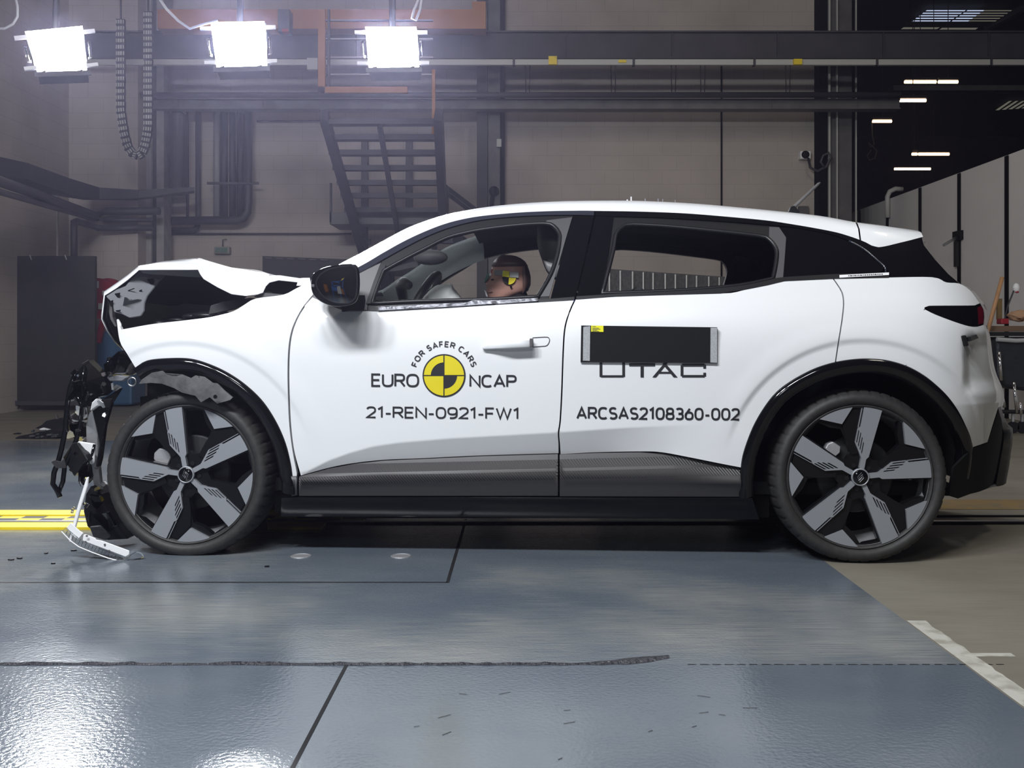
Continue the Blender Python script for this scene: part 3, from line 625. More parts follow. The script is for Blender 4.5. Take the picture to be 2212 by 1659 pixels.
# blue test rig standing behind the camera (it shows in the door mirror)
rg = thing('test_rig', 'blue and orange test rig reflected in the door mirror', 'test rig', (-3.4, -4.6, 0))
mb = MB()
for x in (-4.0, -3.3, -2.7): mb.box(x, -5.0, 0, x+.12, -4.85, 2.0)
mb.box(-4.0, -5.0, 1.9, -2.58, -4.85, 2.05); mb.box(-4.0, -5.0, 1.2, -2.58, -4.85, 1.32); mb.box(-4.0, -4.95, .6, -3.4, -4.7, 1.1); mb.build('frame', 'blue_bright', rg)
MB().box(-3.35, -4.8, .3, -3.0, -4.5, 1.15).build('cabinet', 'sign_white', rg); MB().box(-2.95, -4.7, .3, -2.7, -4.5, 1.0).build('panel', 'orange_paint', rg)
MB().box(-4.8, -5.0, .4, -4.45, -4.7, 1.3).build('panel', 'orange_paint', rg); MB().box(-3.2, -5.0, 2.05, -2.9, -4.8, 2.3).build('beacon', 'yellow_paint', rg)
area('lamp_and_fill', (-3.2, -2.4, 5), (-3.4, -5, 1), .8, 90, (1, .95, .9))  # unseen light on the rig, for its image in the door mirror
# ------------------------------------------------------------------ the car: local frame x rearward, y away from the camera, z up
yaw = -math.asin(.0562)
CO = Vector((-0.0095, 4.10, 0))
car = thing('car', 'white five door crash test car with crumpled front and broken bonnet', 'car', CO, rot=(0, 0, yaw))
car.rotation_euler = (0, 0, yaw)
MC = Matrix.Rotation(yaw, 3, 'Z'); MI = MC.transposed()
OL = MI @ (Vector((0, 0, CH))-CO)
WID = 1.708; MID = .854
HX = 1.326; HZF = .324; HZR = .334
def rdir(u, v): return MI @ Vector(((u-CU)/F, 1, (CV-v)/F))
def Lp(u, v, y):                               # pixel onto the car-local plane y = const
    d = rdir(u, v); t = (y-OL.y)/d.y; return OL+d*t
def hit(u, v, S):
    d = rdir(u, v); t0 = (-.3-OL.y)/d.y; prev = None; best = None
    for k in range(80):
        t = t0+k*.015; p = OL+d*t; e = p.y-S(p.x, p.z)
        if best is None or abs(e) < best[0]: best = (abs(e), t)
        if prev is not None and prev[1] < 0 <= e:
            a, b = prev[0], t
            for _ in range(24):
                m_ = (a+b)/2; p = OL+d*m_
                if p.y-S(p.x, p.z) < 0: a = m_
                else: b = m_
            return OL+d*b
        prev = (t, e)
    return OL+d*best[1]
BZ = hermite([(.12, .06), (.25, .0), (.35, -.018), (.45, -.027), (.55, -.034), (.70, -.042), (.82, -.043), (.90, -.034), (.96, -.016), (1.01, .008), (1.05, .031), (1.15, .088), (1.25, .148), (1.35, .212), (1.42, .262), (1.50, .33)])
def ends(x, z):
    r = 0.
    if x < -1.30: r += .55*(-1.30-x)**2
    if x > 1.42: t = (x-1.42)/.50; r += .23*t**3
    return r
def S0(x, z): return BZ(z)+ends(x, z)
CRE = [(p.x, p.z) for p in (hit(u, v, S0) for u, v in [(646, 1027), (709, 995), (756, 978), (807, 964), (864, 956), (971, 947), (1098, 940), (1205, 934), (1353, 924), (1488, 918), (1590, 912)])]
TRM = [(p.x, p.z) for p in (hit(u, v, S0) for u, v in [(646, 1027), (712, 1010), (766, 1000), (832, 993), (908, 990), (1035, 984), (1202, 979), (1285, 977), (1386, 975), (1430, 977), (1488, 987), (1555, 1001), (1605, 1010)])]
ZCR = .615
def Sb(x, z):                                  # painted body side
    y = S0(x, z)
    if CRE[0][0] < x < CRE[-1][0]:
        zc = interp(CRE, x); zt = interp(TRM, x)
        if z < zc and zc > zt+.002:
            y += (zc-z)/(zc-zt)*min(zc-zt, .11)*.46*(1-sstep(.28, .80, x))
    if x > 1.60:
        if z < ZCR: y += sstep(1.60, 1.85, x)*.30*(ZCR-z)
        y += .030*sstep(1.705, 1.765, x)*sstep(.645, .72, z)*sstep(.90, .84, z)
    for hx, hz in ((-HX, HZF), (HX, HZR)):
        r = math.hypot(x-hx, z-hz)
        if z > hz+.02:
            f = sstep(.15, .6, (z-hz)/max(r, .01))
            y += f*(.0055 if hx < 0 else .009)*sstep(.540, .512, r)-f*.004*sstep(.62, .55, r)
    return y
CL = hermite([(.20, .03), (.25, .004), (.30, -.018), (.335, -.036), (.36, -.030), (.43, .012), (.5, .04)])
def Sc(x, z):                                  # lower cladding
    d = .42-(interp(TRM, x) if TRM[0][0] < x < TRM[-1][0] else (.33 if x < 0 else .36))
    return CL(z+max(d, 0)*sstep(.25, .40, z))+ends(x, z)
def off(S, d): return lambda x, z: S(x, z)+d

def smooth_poly(px, closed=True, step=9, ang=38):
    """Catmull-Rom through the traced points, keeping sharp corners"""
    n = len(px); out = []
    def corner(i):
        a = Vector(px[i])-Vector(px[i-1]); b = Vector(px[(i+1) % n])-Vector(px[i])
        return a.length < 1e-6 or b.length < 1e-6 or a.angle(b) > R(ang)
    for i in range(n if closed else n-1):
        p1 = Vector(px[i]); p2 = Vector(px[(i+1) % n])
        e0 = corner(i) if (closed or i > 0) else True; e1 = corner((i+1) % n) if (closed or i < n-2) else True
        p0 = p1*2-p2 if e0 else Vector(px[i-1]); p3 = p2*2-p1 if e1 else Vector(px[(i+2) % n])
        k = max(1, int(round((p2-p1).length/step)))
        for j in range(k):
            t = j/k
            out.append(tuple(.5*((2*p1)+(p2-p0)*t+(2*p0-5*p1+4*p2-p3)*t*t+(3*p1-p0-3*p2+p3)*t**3)))
    if not closed: out.append(tuple(px[-1]))
    return out
def inside(x, y, poly):
    c = False; j = len(poly)-1
    for i in range(len(poly)):
        xi, yi = poly[i]; xj, yj = poly[j]
        if (yi > y) != (yj > y) and x < (xj-xi)*(y-yi)/(yj-yi)+xi: c = not c
        j = i
    return c
def fill(loops, res, feats=()):
    pts = []; edges = []
    for lp in loops:
        k = len(pts); pts += [Vector(p) for p in lp]; edges += [(k+i, k+(i+1) % len(lp)) for i in range(len(lp))]
    if feats:
        B = np.array([tuple(p) for p in pts])
        for ft in feats:
            last = None
            for (x, z) in ft:
                if inside(x, z, loops[0]) and not any(inside(x, z, h) for h in loops[1:]) and np.min((B[:, 0]-x)**2+(B[:, 1]-z)**2) > .006**2:
                    pts.append(Vector((x, z)))
                    if last is not None: edges.append((last, len(pts)-1))
                    last = len(pts)-1
                else: last = None
    A = np.array([tuple(p) for p in pts]); lo = A.min(0); hi = A.max(0)
    y = lo[1]+res*.5; r_ = 0
    while y < hi[1]:
        x = lo[0]+res*(.5 if r_ % 2 else 0)
        while x < hi[0]:
            if inside(x, y, loops[0]) and not any(inside(x, y, h) for h in loops[1:]) and np.min((A[:, 0]-x)**2+(A[:, 1]-y)**2) > (res*.45)**2: pts.append(Vector((x, y)))
            x += res
        y += res*.87; r_ += 1
    v, e, f, _, _, _ = delaunay_2d_cdt(pts, edges, [], 0, 1e-6)
    ff = []
    for t in f:
        c = sum((v[i] for i in t), Vector((0, 0)))/len(t)
        if inside(c.x, c.y, loops[0]) and not any(inside(c.x, c.y, h) for h in loops[1:]): ff.append(tuple(t))
    return v, ff
def surf_mesh(loops, S, res, flange, lift=0., feats=()):
    """loops in (x,z); returns verts, faces, normals; outer face looks toward -y"""
    v, f = fill(loops, res, feats); V = []; N = []; e = .003
    for p in v:
        x, z = p; V.append((x, S(x, z)+lift, z))
        gx = (S(x+e, z)-S(x-e, z))/(2*e); gz = (S(x, z+e)-S(x, z-e))/(2*e)
        N.append(Vector((gx, -1, gz)).normalized())
    Fs = []
    for t in f:
        a, b, c = (v[i] for i in t[:3])
        cr = (b-a).x*(c-a).y-(b-a).y*(c-a).x
        Fs.append(t if cr > 0 else t[::-1])
    if flange:
        for lp in loops:
            k = len(V); n = len(lp)
            for (x, z) in lp: y = S(x, z)+lift; V.append((x, y, z)); V.append((x, y+flange, z)); N += [Vector((0, 0, 0))]*2
            for i in range(n): j = (i+1) % n; Fs.append((k+2*i, k+2*j, k+2*j+1, k+2*i+1))
    return V, Fs, N
def panel(name, px, S, m, parent, holes=(), res=.035, flange=.022, lift=0., sm=True, feats=(), **k):
    loops = []
    for q in [px]+list(holes):
        q = smooth_poly(q) if sm else q
        loops.append([(p.x, p.z) for p in (hit(u, v, S) for u, v in q)])
    V, Fs, N = surf_mesh(loops, S, res, flange, lift, feats)
    return mk(name, V, Fs, m, parent, smooth=True, normals=N, **k)
def mirror(o, parent, m=None):
    me = o.data; vs_ = [(v.co.x, WID-v.co.y, v.co.z) for v in me.vertices]; fs = [tuple(p.vertices)[::-1] for p in me.polygons]
    c = mk(o.name.split('.')[0], vs_, fs, m or me.materials[0], parent, smooth=True, sharp=35)
    return c
def decal(name, V2, F2, S, m, parent, lift=-.0022, **k):    # flat traced shapes laid on the surface
    V = []
    for (u, v) in V2: p = hit(u, v, S); V.append((p.x, S(p.x, p.z)+lift, p.z))
    return mk(name, V, F2, m, parent, **k)
def shard(name, px, y, th, m, parent, tilt=(0, 0), bev=.002, **k):
    c = np.mean(px, axis=0)
    pts = [Lp(u, v, y+(u-c[0])*tilt[0]+(v-c[1])*tilt[1]) for u, v in px]
    o = MB().prism(pts, (0, th, 0)).build(name, m, parent, **k)
    return bevel(o, bev, 1) if bev else o

FEATS = []
xs_ = np.arange(CRE[0][0]+.04, CRE[-1][0]-.02, .018)
for dz in (.005, -.005): FEATS.append([(x, interp(CRE, x)+dz) for x in xs_])
for hx, hz in ((-HX, HZF), (HX, HZR)):
    for r in (.556, .546, .538, .531, .524, .517, .509): FEATS.append([(hx+r*math.cos(a), hz+r*math.sin(a)) for a in np.arange(R(8), R(172), .028)])
for dz in (.005, -.005): FEATS.append([(x, ZCR+dz) for x in np.arange(1.63, 2.0, .02)])
for q in (1.705, 1.725, 1.745, 1.765): FEATS.append([(q, z) for z in np.arange(.63, .92, .02)])
# ---------------------------------------------------------------- front wing
GAP_F = [(672, 641), (655, 662), (641, 685), (629, 715), (623, 750), (621, 800), (622, 860), (625, 920), (632, 975), (641, 1022)]
ARCH_F = [(293, 795), (318, 780), (362, 775), (412, 776), (456, 789), (497, 809), (535, 836), (569, 870), (597, 914), (616, 958), (627, 1002), (631, 1033)]
wing = panel('front_wing', [(252, 690), (262, 712), (330, 700), (400, 692), (460, 684), (505, 672), (530, 657), (553, 645), (612, 636.5), (640, 623), (690, 598), (700, 604)]+GAP_F+[(641, 1028)]+ARCH_F[::-1]+[(275, 765), (259, 737)], Sb, 'white_paint', car, feats=FEATS)
mirror(wing, car)
AO = [(p.x, p.z) for p in (hit(u, v, Sb) for u, v in smooth_poly(ARCH_F, closed=False))]
def arch(pts, hx, hz, name, zlow):
    """gloss black lip band following the wheel opening, plus the liner behind it"""
    rows = []
    for (x, z) in pts:
        d = Vector((hx-x, hz-z)).normalized(); r_ = []
        for (q, dy) in ((-.004, .004), (0, -.010), (.016, -.017), (.034, -.014), (.050, .0), (.056, .03)):
            xx = x+d.x*q; zz = z+d.y*q; r_.append((xx, Sb(x, max(z, .3))+dy, zz))
        rows.append(r_)
    a = MB().grid(rows).build(name, 'gloss_black', car, smooth=True)
    rows = []
    for (x, z) in pts:
        d = Vector((hx-x, hz-z)).normalized(); y = Sb(x, max(z, .3)); xx = x+d.x*.052; zz = z+d.y*.052
        rows.append([(xx, y+.01, zz), (xx, y+.18, zz), (xx, .42, zz), (xx+d.x*.2, .43, zz+d.y*.2)])
    b = MB().grid(rows).build('wheel_arch_liner', 'matte_black', car, smooth=True)
    mirror(a, car); mirror(b, car)
    return a
AF = AO+[(AO[-1][0]+.006, z) for z in (.30, .27, .25)]
arch(AF, -HX, HZF, 'wheel_arch_trim', .25)
flap = panel('torn_arch_liner', [(300, 829), (306, 820), (328, 805), (350, 801), (356, 806), (393, 809), (412, 817), (422, 811), (441, 814), (459, 827), (469, 828), (484, 843), (503, 858), (497, 864), (469, 872), (453, 858), (434, 869), (422, 855), (393, 848), (375, 838), (350, 829), (325, 827)],
             lambda x, z: -.038+.02*math.sin(9*x+14*z)+.015*math.sin(31*x), 'liner_grey', car, res=.02, flange=.008, sm=False, label='torn grey liner flap over the front tyre')
for (u, v, r_) in ((427, 815, 4), (465, 857, 4.5)):
    p = Lp(u, v, -.068); MB().lathe([(0, 0), (r_/545, 0)], 12, p).build('liner_hole', 'deep_black', flap)

# ---------------------------------------------------------------- doors
GAP_D = [(1242, 647), (1231, 672), (1221, 705), (1217, 750), (1213.5, 847), (1210, 910), (1206.5, 935), (1208, 958), (1208, 979)]
door = panel('front_door', [(675, 642.5), (741, 670), (800, 672), (818, 672), (960, 664), (1100, 656), (1180, 651.5), (1240, 648)]+[(u-1.6, v) for u, v in GAP_D]+[(1035, 984), (908, 990), (832, 993), (766, 1000), (712, 1010), (650, 1027)]+[(u+4, v) for u, v in GAP_F[::-1]][1:-1]+[(657, 662)], Sb, 'white_paint', car, feats=FEATS)
GAP_Q = [(1800, 602), (1809, 615), (1819, 632), (1822.5, 655), (1819, 692), (1811, 742), (1805, 782)]
ARCH_R = [(1602, 1006), (1605, 986), (1614.5, 955), (1630, 917.5), (1652, 880), (1677, 848.5), (1705, 826.6), (1737, 808), (1768, 794), (1806, 783), (1846, 777), (1881, 776), (1918.6, 780), (1959, 792), (1994, 811), (2022, 833), (2047, 858), (2069, 889), (2085, 921), (2094, 942.6), (2100, 967)]
rdoor = panel('rear_door', [(1244, 647), (1326, 641), (1431, 637.5), (1556, 634), (1585, 632), (1610, 626), (1659, 616), (1694, 607.5), (1799, 602.5)]+[(u-1.5, v) for u, v in GAP_Q]+ARCH_R[1:9][::-1]+[(1602, 1010), (1555, 1001), (1488, 987.5), (1430, 977), (1386, 975), (1285, 977), (1211, 981)]+[(u+1.6, v) for u, v in GAP_D[::-1]][1:-1], Sb, 'white_paint', car, feats=FEATS)
quarter = panel('rear_quarter_panel', [(1801.5, 602), (1920, 599.5), (2014, 599), (2044, 610), (2071.5, 612.5), (2094, 626), (2109, 645), (2116.5, 655), (2106, 659.5), (2006.5, 660.5), (1997, 664), (1997, 668), (2021.5, 680), (2064, 696), (2094, 705), (2111, 706), (2124, 702), (2130, 722), (2134, 760), (2138, 790), (2144, 814), (2155, 840), (2159, 862), (2156, 880), (2145, 915), (2133, 955), (2101, 966)]+ARCH_R[9:20][::-1]+[(u+1.5, v) for u, v in GAP_Q[::-1]][:-1], Sb, 'white_paint', car, res=.03, feats=FEATS)
for o in (door, rdoor, quarter): mirror(o, car)
AR = [(p.x, p.z) for p in (hit(u, v, Sb) for u, v in smooth_poly(ARCH_R, closed=False))]
arch([(AR[0][0]-.004, z) for z in (.25, .29, .33)]+AR+[(AR[-1][0]+.002, .36), (AR[-1][0], .31)], HX, HZR, 'wheel_arch_trim', .25)
# dark inner structure just behind the painted skins (closes the shut lines)
inner = panel('body_inner', [(660, 668), (818, 675), (1240, 652), (1431, 640), (1585, 634), (1694, 610), (1799, 606), (2014, 603), (2085, 640), (2110, 760), (2100, 860), (2060, 860), (1990, 800), (1880, 770), (1760, 790), (1660, 850), (1600, 960), (1600, 1110), (640, 1110), (640, 1030), (620, 900)], off(Sb, .05), 'matte_black', car, res=.09, flange=0, sm=False)
mirror(inner, car)
# shut line between tail panel and bumper
decal('bumper_seam', [(1995.4, 668), (1997.4, 668), (1957, 792), (1955, 792)], [(0, 1, 2, 3)], Sb, 'grey_panel', quarter, lift=-.0012)
# cladding and sill
clad = panel('door_cladding', [(646, 1030), (712, 1012), (766, 1002), (832, 995), (908, 992), (1035, 986), (1205, 981), (1205, 1071), (1035, 1071), (830, 1071), (646, 1071)], Sc, 'cladding', door, res=.025, sm=False)
clad2 = panel('door_cladding', [(1209, 982), (1285, 979), (1386, 977), (1430, 979), (1488, 989.5), (1555, 1003), (1600, 1011), (1598, 1073), (1400, 1072.5), (1209, 1072)], Sc, 'cladding', rdoor, res=.025, sm=False)
cladf = panel('wing_cladding', [(629, 1029), (640, 1029), (641, 1070), (630, 1072)], Sc, 'frame_grey', wing, sm=False)
mirror(clad, car); mirror(clad2, car)
SILL = hermite([(.12, .09), (.165, .06), (.20, .052), (.245, .045), (.255, .03)])
sill = panel('sill', [(608, 1076), (640, 1074), (1100, 1074), (1602, 1075), (1625, 1076), (1640, 1122), (1400, 1120), (1000, 1117), (760, 1116), (607, 1116)], lambda x, z: SILL(z), 'gloss_black', car, sm=False, flange=.1)
mirror(sill, car)
mb = MB(); mb.box(-1.0, .12, .155, 1.0, WID-.12, .24); mb.box(-1.55, .42, .2, -.9, WID-.42, .5); mb.box(.9, .42, .19, 1.75, WID-.42, .55); mb.build('underbody', 'deep_black', car)
# tail: black lower bumper, lights, rear face
low = panel('rear_bumper_lower', [(2102, 968), (2133, 957), (2147, 917), (2157, 886), (2163, 905), (2166, 921), (2168, 952), (2151, 1049), (2069, 1077), (2050, 1071), (2060, 1010)], off(Sb, -.002), 'matte_black', car, res=.03, sm=False)
lamp = panel('tail_light', [(1999, 665), (2007, 661.5), (2060, 660.5), (2106, 660.5), (2116.5, 656.5), (2124, 668), (2125, 685), (2123.5, 701), (2111, 705), (2094, 704), (2064, 695), (2021.5, 679)], off(Sb, .004), 'glass_dark', car, res=.02)
panel('red_lens', [(2113, 664), (2119, 661), (2124, 670), (2124.5, 698), (2114, 701)], off(Sb, .0), 'tail_red', lamp, res=.02, sm=False)
mirror(low, car); mirror(lamp, car)
def rear_face(name, px, m, bulge, lift=0., S=Sb):
    rows = []
    for (u, v) in smooth_poly(px, closed=False):
        p = hit(u, v, S); n = 14; r_ = []
        for k in range(n+1):
            t = k/n; y = p.y+(WID-2*p.y)*t; r_.append((p.x+bulge*(1-(2*t-1)**4)+lift, y, p.z))
        rows.append(r_)
    return MB().grid(rows).build(name, m, car, smooth=True)
rear_face('tailgate', [(2071.5, 612.5), (2094, 626), (2109, 645), (2118, 656)], 'white_paint', .12)
rear_face('light_bar', [(2118, 656), (2124, 668), (2126, 685), (2124, 702)], 'tail_red', .12)
rear_face('tailgate', [(2124, 702), (2130, 722), (2134, 760), (2138, 790), (2144, 814), (2155, 840), (2159, 862), (2156, 880)], 'white_paint', .12)
rear_face('rear_bumper_lower', [(2156, 880), (2165, 921), (2168, 952), (2151, 1049), (2110, 1064)], 'satin_black', .10)
# tow bar rod with a target plate sticking out of the tail
tb = MB(); tb.bar(Lp(2092, 733, .0), Lp(2128, 718, .20), .016, .02); o = tb.build('tail_bracket', 'satin_black', car)
shard('bracket_plate', [(2079, 726), (2087, 724), (2093, 746), (2086, 748)], -.01, .03, 'matte_black', o)

# ---------------------------------------------------------------- glasshouse
WL = [(690, 617), (777, 575.6), (828, 546), (873, 521), (918, 500), (963, 483), (1009, 471.6), (1054, 465), (1122, 459), (1189, 456), (1260, 455), (1283.5, 455.5), (1381, 457), (1481, 461), (1581, 469), (1659, 476.5), (1709, 484), (1759, 492.5), (1809, 502.5), (1849, 515), (1871.5, 524), (1896.5, 534)]
SL = [(700, 629), (778, 588), (828, 560), (873, 535), (918, 512), (963, 494), (1009, 481), (1054, 473), (1122, 467), (1189, 464.5), (1239, 464), (1283, 465)]
SR = [(1286, 465.5), (1326, 467), (1381, 468.5), (1431, 470), (1556, 477.5), (1659, 485.5), (1709, 490), (1746, 496), (1796, 506), (1834, 520), (1866, 538), (1880, 545)]
WLf = [p for p in WL if p[0] < 1282]+[(1283, 455.5)]; WLr = [(1286, 455.5)]+[p for p in WL if p[0] > 1290 and p[0] < 1880]
strip1 = panel('roof_trim', WLf+SL[::-1], off(Sb, -.002), 'trim_gloss', car, res=.03, flange=.03)
strip2 = panel('roof_trim', WLr+SR[::-1], off(Sb, -.002), 'gloss_black', car, res=.03, flange=.03)
A1 = [(803, 656), (811, 630), (828, 585), (873, 560), (918, 537), (963, 514.6), (1009, 502), (1054, 494), (1122, 486), (1178, 483), (1196, 488.6), (1207.5, 503), (1208.6, 519), (1203, 553), (1189, 594), (1162, 641), (1050, 647), (900, 651)]
frame1 = panel('front_window_frame', SL[2:-1]+[(1237, 468), (1218, 530), (1186, 641), (1186, 652), (1000, 663), (810, 671), (793, 671), (800, 650), (822, 575)], off(Sb, .006), 'frame_dark', door, holes=[A1], res=.03, flange=.05)
panel('pillar_inner_cover', [(1180, 476), (1236, 469), (1218, 530), (1186.5, 640), (1164, 641), (1191, 594), (1205, 553), (1210.5, 519), (1209.5, 502), (1198, 486.5), (1180, 481)], off(Sb, .003), 'frame_grey', door, res=.03, flange=.01)
seal1 = smooth_poly(A1)
def seal(loop, d, r_, parent, S=Sb):
    pts = []
    for (u, v) in loop: p = hit(u, v, S); pts.append((p.x, S(p.x, p.z)+d, p.z))
    return MB().tube(pts, r_, 8, closed=True).build('window_seal', 'satin_black', parent, smooth=True)
seal(seal1, .004, .009, door)
sail = panel('mirror_sail', [(658, 657.5), (676, 640), (690, 634), (778, 589.5), (822, 568), (806, 612), (795, 645), (793, 670), (741, 669), (700, 663)], off(Sb, .002), 'grey_panel', door, res=.03)
strut = panel('sail_strut', [(822, 568), (833, 573), (818, 615), (804, 655), (790, 656), (806, 610)], off(Sb, -.004), 'satin_black', door, res=.03, sm=False)
pill1 = panel('pillar_cover', [(1239, 465.5), (1282.5, 466.5), (1262, 560), (1243, 640), (1240.5, 646), (1188, 649), (1212, 560)], off(Sb, .002), 'gloss_black', door, res=.03, sm=False)
pill2 = panel('pillar_cover', [(1286.5, 466.5), (1326, 468), (1316, 545), (1301, 634), (1297, 641), (1245, 645), (1264, 565)], off(Sb, .002), 'gloss_black', rdoor, res=.03, sm=False)
A2 = [(1301, 634), (1323.5, 545), (1331, 505), (1346, 490), (1366, 485), (1456, 490), (1581, 502.5), (1643.5, 510), (1659, 515), (1671.5, 527.5), (1678, 542.5), (1676.5, 567.5), (1670, 602), (1600, 616), (1500, 625.5), (1400, 630.5)]
frame2 = panel('rear_window_frame', [(1324, 468.5), (1381, 470), (1431, 471.5), (1556, 479), (1683, 490), (1699, 513), (1696, 555), (1692, 607), (1659, 615), (1608, 625), (1556, 633), (1431, 637), (1298, 642), (1301, 630), (1314, 560)], off(Sb, .006), 'frame_dark', rdoor, holes=[A2], res=.03, flange=.05)
panel('pillar_inner_cover', [(1662, 490), (1683, 491), (1698, 513), (1695, 555), (1691, 604), (1672, 601), (1678, 567), (1679.5, 542), (1673, 527), (1661, 514)], off(Sb, .003), 'frame_grey', rdoor, res=.03, flange=.01)
seal(smooth_poly(A2), .004, .009, rdoor)
belt_r = panel('belt_seal', [(1245, 640), (1400, 630), (1500, 625), (1600, 615), (1670, 601), (1699, 598), (1800, 592), (1920, 589), (1920, 599.5), (1799, 602), (1694, 607), (1659, 615.5), (1608, 625.5), (1556, 633.5), (1431, 637), (1326, 640.5), (1245, 646.5)], off(Sb, -.003), 'satin_black', rdoor, res=.03, sm=False)
belt_f = panel('belt_seal', [(795, 661), (900, 658), (1100, 650), (1190, 645), (1241, 641), (1240, 648), (1100, 656), (960, 664), (818, 672), (795, 671)], off(Sb, -.003), 'satin_black', door, res=.03, sm=False)
tp = panel('tape_strip', [(817, 662.5), (900, 659), (1010, 652.5), (1022, 648), (1080, 648), (1162, 643), (1163, 650), (1080, 656), (960, 663), (817, 671)], lambda x, z: Sb(x, z)-.008+.0022*math.sin(x*70)+.0012*math.sin(x*173+z*90), 'silver_tape', door, res=.012, sm=False, label='crinkled silver tape along the window ledge')
decal('window_channel', [(806, 652), (1020, 645), (1022, 650), (808, 661)], [(0, 1, 2, 3)], off(Sb, .03), 'beige_trim', door)
qglass = panel('quarter_window', [(1684, 490.5), (1720, 493.5), (1760, 499.5), (1800, 509), (1834, 522), (1866, 542), (1895, 566), (1908, 578), (1906, 585), (1899, 588.5), (1800, 593), (1693, 598.5), (1697, 555), (1700, 513)], off(Sb, .003), 'glass_dark', car, res=.03)
cs = [(1834, 520), (1866, 538), (1895, 562), (1912, 578), (1914, 590)]
MB().tube([(p.x, Sb(p.x, p.z)-.001, p.z) for p in (hit(u, v, Sb) for u, v in smooth_poly(cs, closed=False))], .004, 6).build('chrome_line', 'trim_gloss', car, smooth=True)
fin = panel('pillar_fin', [(1849, 516.5), (1872, 525), (1897, 535.5), (1945, 524), (1991, 513.5), (1996, 530), (2019, 560), (2049, 592.5), (2071.5, 611.5), (2044, 609.5), (2014, 598.5), (1921, 599), (1921, 589), (1911, 578), (1895, 563), (1866, 539), (1834, 521)], off(Sb, .002), 'gloss_black', car, res=.03, sm=False)
decal('pillar_sticker', [(1813, 594), (1920, 588.5), (1920, 594), (1813, 600)], [(0, 1, 2, 3)], off(Sb, -.004), 'plastic_white', rdoor)
mk_ = MB()
V2 = []; F2 = []; random.seed(8); u = 1832
while u < 1906:
    w_ = random.uniform(1.5, 5); k = len(V2); vv = 599-(u-1813)*.0514-2.2
    V2 += [(u, vv-1.2), (u+w_, vv-1.2), (u+w_, vv+1), (u, vv+1)]; F2.append((k, k+1, k+2, k+3)); u += w_+1.3
decal('pillar_sticker_print', V2, F2, off(Sb, -.0055), 'frame_grey', rdoor)
for o in (strip1, strip2, frame1, frame2, pill1, pill2, belt_r, belt_f, qglass, fin, sail): mirror(o, car)
rear_face('rear_window', [(1991, 513.5), (1996, 530), (2019, 560), (2049, 592.5), (2071.5, 612)], 'glass_dark', .10)

# ---------------------------------------------------------------- roof
TP = [(690, 600), (744, 567.5), (778, 550), (828, 522.5), (878, 495), (915.5, 480), (963, 466), (1028, 452.5), (1106, 442.5), (1206, 436), (1331, 434), (1406, 435.5), (1506, 441), (1606, 450), (1659, 455), (1759, 465), (1844, 479), (1909, 487.5), (1984, 502.5), (1995, 507)]
WLx = [p for p in WL]+[(1945, 524), (1994, 511.5)]
railp = [hit(u, v, Sb) for u, v in smooth_poly(WLx, closed=False, step=12)]
rx = [p.x for p in railp]; ry = [p.y for p in railp]; rz = [p.z for p in railp]
def rail(x): return float(np.interp(x, rx, ry)), float(np.interp(x, rx, rz))
sil = []
for (u, v) in smooth_poly(TP, closed=False, step=12):
    p = Lp(u, v, .4)
    for _ in range(6): p = Lp(u, v, rail(p.x)[0]+.14)
    sil.append(p)
sx_ = [p.x for p in sil]; sz_ = [p.z for p in sil]
def silz(x): return float(np.interp(x, sx_, sz_))
def section(x, full=True, dz=0., dy=0.):
    y0, z0 = rail(x); zs = max(silz(x), z0+.004); y0 += dy
    a = [(x, y0, z0-dz), (x, y0+.022, z0+.52*(zs-z0)-dz), (x, y0+.06, z0+.85*(zs-z0)-dz), (x, y0+.14, zs-dz)]
    cr = .030
    for q in (.3, .5, .75, 1): y = y0+.14+(MID-y0-.14)*q; a.append((x, y, zs+cr*(1-(1-q)**2)-dz))
    b = [(x, WID-p[1], p[2]) for p in a[:-1]][::-1]
    return a+b
XH = -.28; XS = Lp(1845, 495, .25).x; X0 = sx_[1]-.08; X1 = min(sx_[-1], rx[-1])
def loft(name, xa, xb, m, sl=slice(None), n=40, **k):
    d_ = {q: k.pop(q) for q in ('dz', 'dy') if q in k}
    rows = [section(xa+(xb-xa)*i/n, **d_)[sl] for i in range(n+1)]
    return MB().grid(rows).build(name, m, car, smooth=True, **k)
loft('roof', XH, XS-.003, 'white_paint', n=60)
sp = loft('spoiler', XS+.003, X1, 'white_paint', n=20)
MB().grid([[p for p in section(X1)], [(p[0]-.03, p[1], p[2]-.03) for p in section(X1)]]).build('spoiler_edge', 'satin_black', sp)
loft('pillar', X0, XH, 'white_paint', slice(0, 4), label='white windscreen pillar'); loft('pillar', X0, XH, 'white_paint', slice(-4, None))
loft('windscreen', X0, XH, 'windscreen', slice(3, -3))
loft('headliner', XH+.0, XS+.1, 'matte_black', dz=.035, dy=.02)
# light grey inner trim of both windscreen pillars
rows = []; rows2 = []
for i in range(24):
    x = X0+.02+(XH-X0)*i/23; s_ = section(x); p0 = Vector(s_[0]); p3 = Vector(s_[3]); r1 = []
    for q in (p0+Vector((0, .03, -.075)), p0+Vector((0, .055, -.02)), p3+Vector((0, .01, -.02)), p3+Vector((0, .012, .0))): r1.append(tuple(q))
    rows.append(r1); rows2.append([(q[0], WID-q[1], q[2]) for q in r1])
MB().grid(rows2).build('pillar_trim', 'fabric_trim', car, smooth=True)
p = Lp(930, 556, .95)
mb = MB(); mb.ball(p, (.085, .03, .038), 8); mb.build('interior_mirror', 'grey_panel', car, smooth=True)
